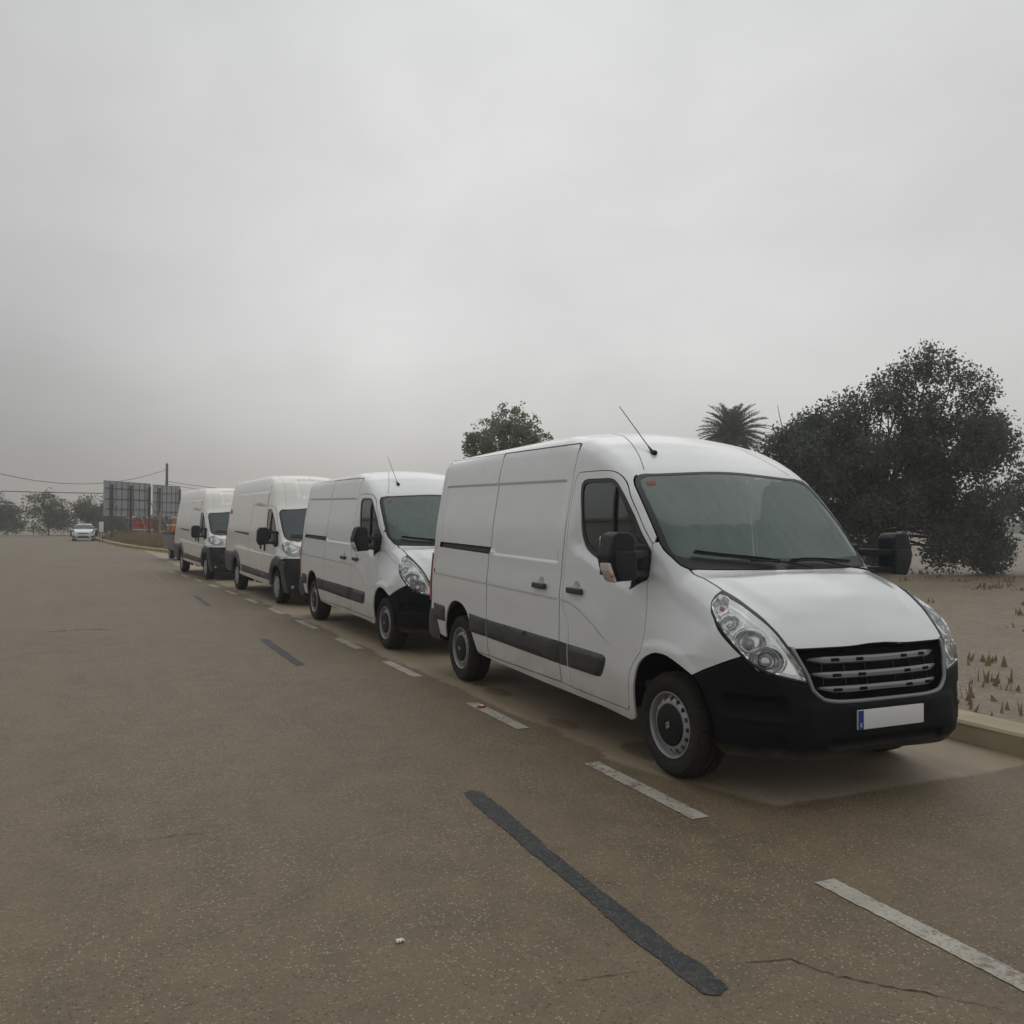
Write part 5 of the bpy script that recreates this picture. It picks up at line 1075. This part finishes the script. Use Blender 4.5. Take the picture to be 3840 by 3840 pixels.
# ------------------------------------------------------------------ billboards, pole, wires, signs
principled('sheet_grey', (.33, .36, .365), .6, noise=.25, nscale=1.2); principled('rusty_steel', (.075, .05, .042), .8, noise=.5, nscale=5, col2=(.04, .04, .042)); principled('dark_steel', (.05, .055, .06), .6); principled('galvanised', (.22, .225, .225), .5, noise=.2); principled('raw_timber', (.36, .24, .14), .8, noise=.3, nscale=4)
def billboard(A, Bp, z0, z1, npan, posts, rails, label, braces, edge=True, timber=False):
    A = Vector((*A, 0)); Bp = Vector((*Bp, 0)); d = Bp - A; Lw = d.length; ang = math.atan2(d.y, d.x); t = empty('billboard', A, ang); tag(t, label, 'billboard')
    t.location.z = .12; z0 -= .12; z1 -= .12; w = Lw / npan
    for i in range(npan):
        box('sheet', (w * (i + .5), random.uniform(.0, .012), (z0 + z1) / 2), (w - .004, .03, z1 - z0), 'sheet_grey', t)
        if i: box('joint', (w * i, -.03, (z0 + z1) / 2), (.055, .03, z1 - z0 - .06), 'dark_steel', t)
    for z in rails: box('rail', (Lw / 2, -.05, z - .12), (Lw * .93, .05, .06), 'dark_steel', t)
    if edge: box('end_trim', (Lw + .03, .0, (z0 + z1) / 2 + .25), (.05, .10, (z1 - z0) * .8), 'white_plastic', t)
    box('top_trim', (Lw / 2, .0, z1 + .02), (Lw, .06, .04), 'galvanised', t)
    for x in posts:
        if timber: box('post', (x, -.16, (z0 - .5 + z1 - .5) / 2 + .45), (.13, .13, z1 - z0 + .05 - .4), 'dark_steel', t); box('post_foot', (x, -.16, (z0 + .45) / 2), (.16, .15, z0 + .45), 'raw_timber', t)
        else: box('post', (x, -.15, (z1 - .25) / 2), (.14, .14, z1 - .25), 'rusty_steel', t)
    for x, zt, xo in braces: tube('brace', [(x, -.2, zt), (x + xo, -1.5, 0)], .045, 'galvanised', t, 6)
    return t
billboard((-1.16, 74.35), (2.55, 78.74), 2.13, 5.0, 8, (.85, 3.15, 5.5), (4.42, 3.55, 2.70), 'larger grey billboard seen from behind, left of the other, braced by sloping struts', ((.95, 3.4, .9), (3.5, 3.2, .5), (5.55, 3.3, .8)))
billboard((2.86, 81.6), (5.46, 85.2), 2.2, 5.06, 6, (.9, 4.2), (4.35, 3.52, 2.60), 'smaller grey billboard seen from behind, on posts with pale timber feet', ((1.0, 2.2, .4),), False, True)
t = empty('utility_pole', (4.88, 97.85, .1)); tag(t, 'tall grey utility pole sticking up behind the smaller billboard', 'pole')
V, F = tube_geo([(0, 0, -.1), (0, 0, 8.05)], [.19, .13], 8); mesh('shaft', V, F, 'dark_steel', t, True)
for z in (7.35, 6.05, 5.75): tube('bracket', [(-.22, 0, z), (.22, 0, z)], .03, 'galvanised', t, 6)
def wire(name, a, b, sag, r, label):
    a, b = Vector(a), Vector(b); pts = [a.lerp(b, i / 16) - Vector((0, 0, sag * 4 * (i / 16) * (1 - i / 16))) for i in range(17)]
    o = tube(name, pts, r, 'dark_trim', None, 5); tag(o, label, 'cable'); return o
wire('overhead_wire', (4.70, 97.85, 7.42), (-14, 76, 7.2), 2.1, .028, 'overhead wire sagging leftwards from the top of the utility pole')
wire('overhead_wire', (5.08, 97.85, 6.15), (24, 74, 5.4), .9, .026, 'upper overhead wire running right from the utility pole')
wire('overhead_wire', (5.08, 97.85, 5.85), (24, 74, 5.0), 1.0, .022, 'lower overhead wire running right from the utility pole')
wire('overhead_wire', (-20, 113, 5.35), (-1.2, 109, 5.05), .1, .05, 'thick level cable above the green bushes left of the billboards')
t = empty('sign_post', (-1.26, 72.4, .0), .5); tag(t, 'narrow white panel on two thin legs at the near end of the yellow kerb', 'sign')
box('panel', (0, 0, 1.22), (.36, .05, .82), 'white_plastic', t, .01)
for x in (-.12, .12): box('leg', (x, .0, .42), (.04, .04, .82), 'rusty_steel', t)
t = empty('stop_sign', (.82, 82.2, .1), .15); tag(t, 'red octagonal road sign on grey pole, half hidden behind the larger billboard', 'road sign')
tube('pole', [(0, 0, -.1), (0, 0, 2.7)], .035, 'galvanised', t, 8)
oc = lambda r: [(r * math.cos(math.pi / 8 + i * math.pi / 4), 2.27 + r * math.sin(math.pi / 8 + i * math.pi / 4)) for i in range(8)]
prism('sign_border', oc(.42), -.05, -.04, 1, 'white_plastic', t); prism('sign_face', oc(.385), -.056, -.0505, 1, 'red_sticker', t)
principled('banner_red', (.52, .02, .018), .6, noise=.2, nscale=3); principled('banner_yellow', (.55, .30, .05), .6)
t = empty('banner', (.96, 79.98, .1), math.atan2(79.18 - 79.98, 2.9 - .96)); tag(t, 'faded red banner with worn yellow marks hung low between the billboard posts', 'banner')
Lb = 2.1; nx = 16; V = [(Lb * i / nx, .05 * math.sin(i * .9), .82 + .012 * math.sin(i * 1.7) if j == 0 else 1.70) for j in range(2) for i in range(nx + 1)]
mesh('cloth', V, [(i, i + 1, nx + 2 + i, nx + 1 + i) for i in range(nx)], 'banner_red', t, True); mesh('hem', [(v[0], v[1] - .012, v[2] + (.10 if k > nx else -.015) - (0 if k <= nx else .88)) for k, v in enumerate(V)], [(i, i + 1, nx + 2 + i, nx + 1 + i) for i in range(nx)], 'white_plastic', t, True)
for row, (zc, hh) in enumerate(((1.45, .19), (1.08, .19))):
    x = .08
    while x < Lb - .2:
        w = random.uniform(.09, .15)
        if random.random() < .7:
            bm = bmesh.new()
            c = random.choice((-.07, 0, .07)); bm_box(bm, (x + w * .38, -.075, zc + c), (w * .75, .010, .035))
            for kx in range(2): bm_box(bm, (x + kx * w * .75, -.0755, zc), (.03, .012, hh * random.uniform(.75, 1)))
            bm_obj('worn_mark', bm, 'banner_yellow', t)
        x += w * 1.6 + random.uniform(.02, .08)
for x in (0, Lb): box('post', (x, .06, .85), (.05, .05, 1.75), 'rusty_steel', t)
# flat trailer behind the last van
principled('trailer_grey', (.20, .205, .21), .6, noise=.25, nscale=3); principled('orange_crate', (.50, .20, .07), .6, noise=.2, nscale=5)
t = empty('trailer', (3.06, 38.0, 0), math.radians(6)); tag(t, 'grey box trailer carrying orange crates, parked just behind the last van', 'trailer')
box('bed', (0, 1.4, .80), (1.72, 2.9, .72), 'trailer_grey', t, .03); box('rim', (0, 1.4, 1.19), (1.84, 3.0, .07), 'dark_trim', t, .01); box('mudguard', (-.86, 1.4, .52), (.16, .9, .10), 'trailer_grey', t, .03); box('drawbar', (0, -.7, .45), (.10, 1.4, .10), 'dark_steel', t); box('tail_skirt', (0, -.04, .5), (1.5, .05, .3), 'trailer_grey', t)
for sx in (-1, 1):
    w = make_wheel(t, .30, 'trim'); w.location = (sx * .80, 1.4, .30); w.rotation_euler = (0, 0, -R90 if sx > 0 else R90); w.scale = (.86,) * 3
for i, (x, y, z) in enumerate(((-.48, .5, 1.225), (-.50, 1.5, 1.225), (.4, .6, 1.225), (.4, 1.6, 1.225), (-.42, .6, 1.56), (.38, .7, 1.56))):
    c = empty('crate', (3.06 + x * .995 - y * .104, 38 + y * .995 + x * .104, z), math.radians(6)); tag(c, ['lower orange crate at the near left corner of the trailer', 'lower orange crate behind the near left one on the trailer', 'lower orange crate at the near right corner of the trailer', 'lower orange crate behind the near right one on the trailer', 'top left orange crate stacked on the trailer load', 'top right orange crate stacked on the trailer load'][i], 'crate', 'orange crates on the trailer')
    box('crate_body', (0, 0, .14), (.72, .8, .28), 'orange_crate', c, .015); box('lid', (0, 0, .305), (.76, .84, .045), 'white_plastic', c, .012)

# ------------------------------------------------------------------ white hatchback at the far bend
def build_car():
    prof = [(.95, .3), (.90, .60), (.84, .74), (.70, .82), (.3, .92), (-.05, .99), (-.3, 1.14), (-.6, 1.32), (-.85, 1.42), (-1.3, 1.465), (-2.2, 1.44), (-2.9, 1.30), (-3.2, 1.05), (-4, .8), (-7, .7)]
    width = [(0, .78), (.3, .86), (.6, .89), (.8, .885), (.95, .85), (1.2, .74), (1.45, .62), (3.2, .3)]
    S = Surf(prof, width, (.90, .30, 3.2), -3.25, dict(ft=.1, fx0=-.2, fx1=.8, fz=.6, sh_h=.2, sh_w=.12, crown=.03, r_hood=.14, r_roof=.14, r_nose=.14, ntuck=.2, rlean=.25, psm=.08))
    r = empty('parked_car'); a = lambda cx: cr_curve([(cx - .38, .22), (cx - .36, .42), (cx - .2, .62), (cx, .68), (cx + .2, .62), (cx + .36, .42), (cx + .38, .22)], .06)
    for m in (0, 1):
        mk = dict(mirror=bool(m), parent=r)
        patch(S, 'side', join(rs([(.72, .24), (.74, .62), (.55, .80), (.1, .90), (-.3, .94), (-.62, 1.25), (-1.1, 1.36), (-2.1, 1.33), (-2.75, 1.16), (-3.1, .95), (-3.15, .3), (-2.98, .22)], .06), a(-2.6)[:0], rs([(-2.98, .24)], .1), a(-2.6), rs([(-2.2, .22), (-.4, .22)], .1), a(0), [(.4, .24)]), holes=[rs([(-.42, .96), (-.75, 1.27), (-1.15, 1.33), (-2.0, 1.31), (-2.5, 1.15), (-2.6, .98)], .08, True)], h=.08, name='side_panel', mat='white_paint', **mk)
        patch(S, 'side', rs([(-.42, .96), (-.75, 1.27), (-1.15, 1.33), (-2.0, 1.31), (-2.5, 1.15), (-2.6, .98)], .08, True), h=.1, off=-.008, roll=0, name='side_window', mat='dark_screen_glass', **mk)
        patch(S, 'cyl', rs([(-.98, .78), (-.60, .70), (-.60, .63), (-.90, .62)], .05, True), h=.03, off=.012, roll=.03, name='headlamp', mat='reflector', **mk)
        patch(S, 'cyl', rs([(-.85, .32), (-.56, .30), (-.56, .42), (-.80, .44)], .05, True), h=.03, off=.01, roll=.02, name='air_intake', mat='liner', **mk)
        w = box('wing_mirror', (-.42, (1 if m else -1) * .96, 1.02), (.09, .18, .12), 'white_paint', r, .03)
    q = rs([(-.95, .20), (.95, .20), (.95, .72), (.5, .80), (0, .80), (-.5, .80), (-.95, .72)], .06, True); patch(S, 'cyl', q, h=.05, name='front_bumper', mat='white_paint', parent=r)
    patch(S, 'cyl', rs([(-.42, .60), (.42, .60), (.38, .68), (-.38, .68)], .05, True), h=.03, off=.012, roll=.02, name='grille', mat='liner', parent=r); patch(S, 'cyl', rs([(-.45, .28), (.45, .28), (.40, .42), (-.40, .42)], .05, True), h=.03, off=.012, roll=.02, name='lower_grille', mat='liner', parent=r)
    box('number_plate', (.925, 0, .50), (.01, .5, .1), 'white_plastic', r)
    patch(S, 'top', rs([(.70, -.55), (.78, 0), (.70, .55), (.55, .72), (-.15, .78), (-.10, 0), (-.15, -.78), (.55, -.72)], .07, True), h=.07, name='bonnet', parent=r)
    patch(S, 'top', rs([(-.12, 0), (-.17, -.74), (-.72, -.60), (-.80, 0), (-.72, .60), (-.17, .74)], .07, True), h=.08, off=-.004, name='windscreen', mat='dark_screen_glass', parent=r)
    patch(S, 'top', rs([(-.82, 0), (-.74, -.61), (-2.2, -.62), (-2.7, -.56), (-2.7, .56), (-2.2, .62), (-.74, .61)], .08, True), h=.1, name='roof', parent=r)
    patch(S, 'rear', rs([(-.78, .3), (.78, .3), (.70, .95), (.5, 1.25), (-.5, 1.25), (-.70, .95)], .1, True), h=.1, name='tailgate', parent=r)
    chassis(r, -3.1, .7, (0, -2.6), .72, .25); box('dashboard', (-.45, 0, .85), (.4, 1.3, .2), 'interior', r); put_wheels(r, -2.6, .86, .31, 'trim'); return r
car = build_car(); car.location = (-2.72, 77.8, 0); car.rotation_euler = (0, 0, R90); tag(car, 'white hatchback facing the camera beside the far end of the yellow kerb', 'car')

# ------------------------------------------------------------------ long low building across the road, mirrored in the vans' side glass
principled('render_wall', (.50, .47, .41), .9, noise=.2, nscale=.6); principled('roof_tile', (.26, .13, .08), .9, noise=.4, nscale=3); principled('door_dark', (.04, .05, .055), .5)
t = empty('building', (-17, 18, 0)); tag(t, 'long low pale building with dark doors and windows across the road', 'building')
box('wall', (-5, 30, 2.2), (10, 60, 4.4), 'render_wall', t)
prism('roof', [(-10.3, 4.4), (.35, 4.4), (.35, 4.5), (-5, 5.7), (-10.3, 4.5)], -.4, 60.4, 1, 'roof_tile', t)
for i in range(10):
    y = 3 + i * 5.9
    f = box('door' if i % 3 == 1 else 'window', (.03, y, 1.2 if i % 3 == 1 else 2.0), (.12, 1.3, 2.4 if i % 3 == 1 else 1.2), 'door_dark', t)
    box('frame', (.05, y, 2.46 if i % 3 == 1 else 2.66), (.16, 1.5, .10), 'white_plastic', f)

# ------------------------------------------------------------------ thin haze over the flat country
m = bpy.data.materials.new('haze_air'); m.use_nodes = True; N, L = nodes_of(m); N.remove(N['Principled BSDF'])
pv = N.new('ShaderNodeVolumePrincipled'); pv.inputs['Color'].default_value = (.95, .94, .92, 1); pv.inputs['Density'].default_value = .0020; pv.inputs['Anisotropy'].default_value = .2
L.new(pv.outputs[0], N['Material Output'].inputs['Volume']); MAT['haze_air'] = m
hz = box('haze', (20, 70, 6.0), (640, 300, 14.0), 'haze_air'); hz['kind'] = 'stuff'; tag(hz, 'thin pale haze lying over the road and the far trees')
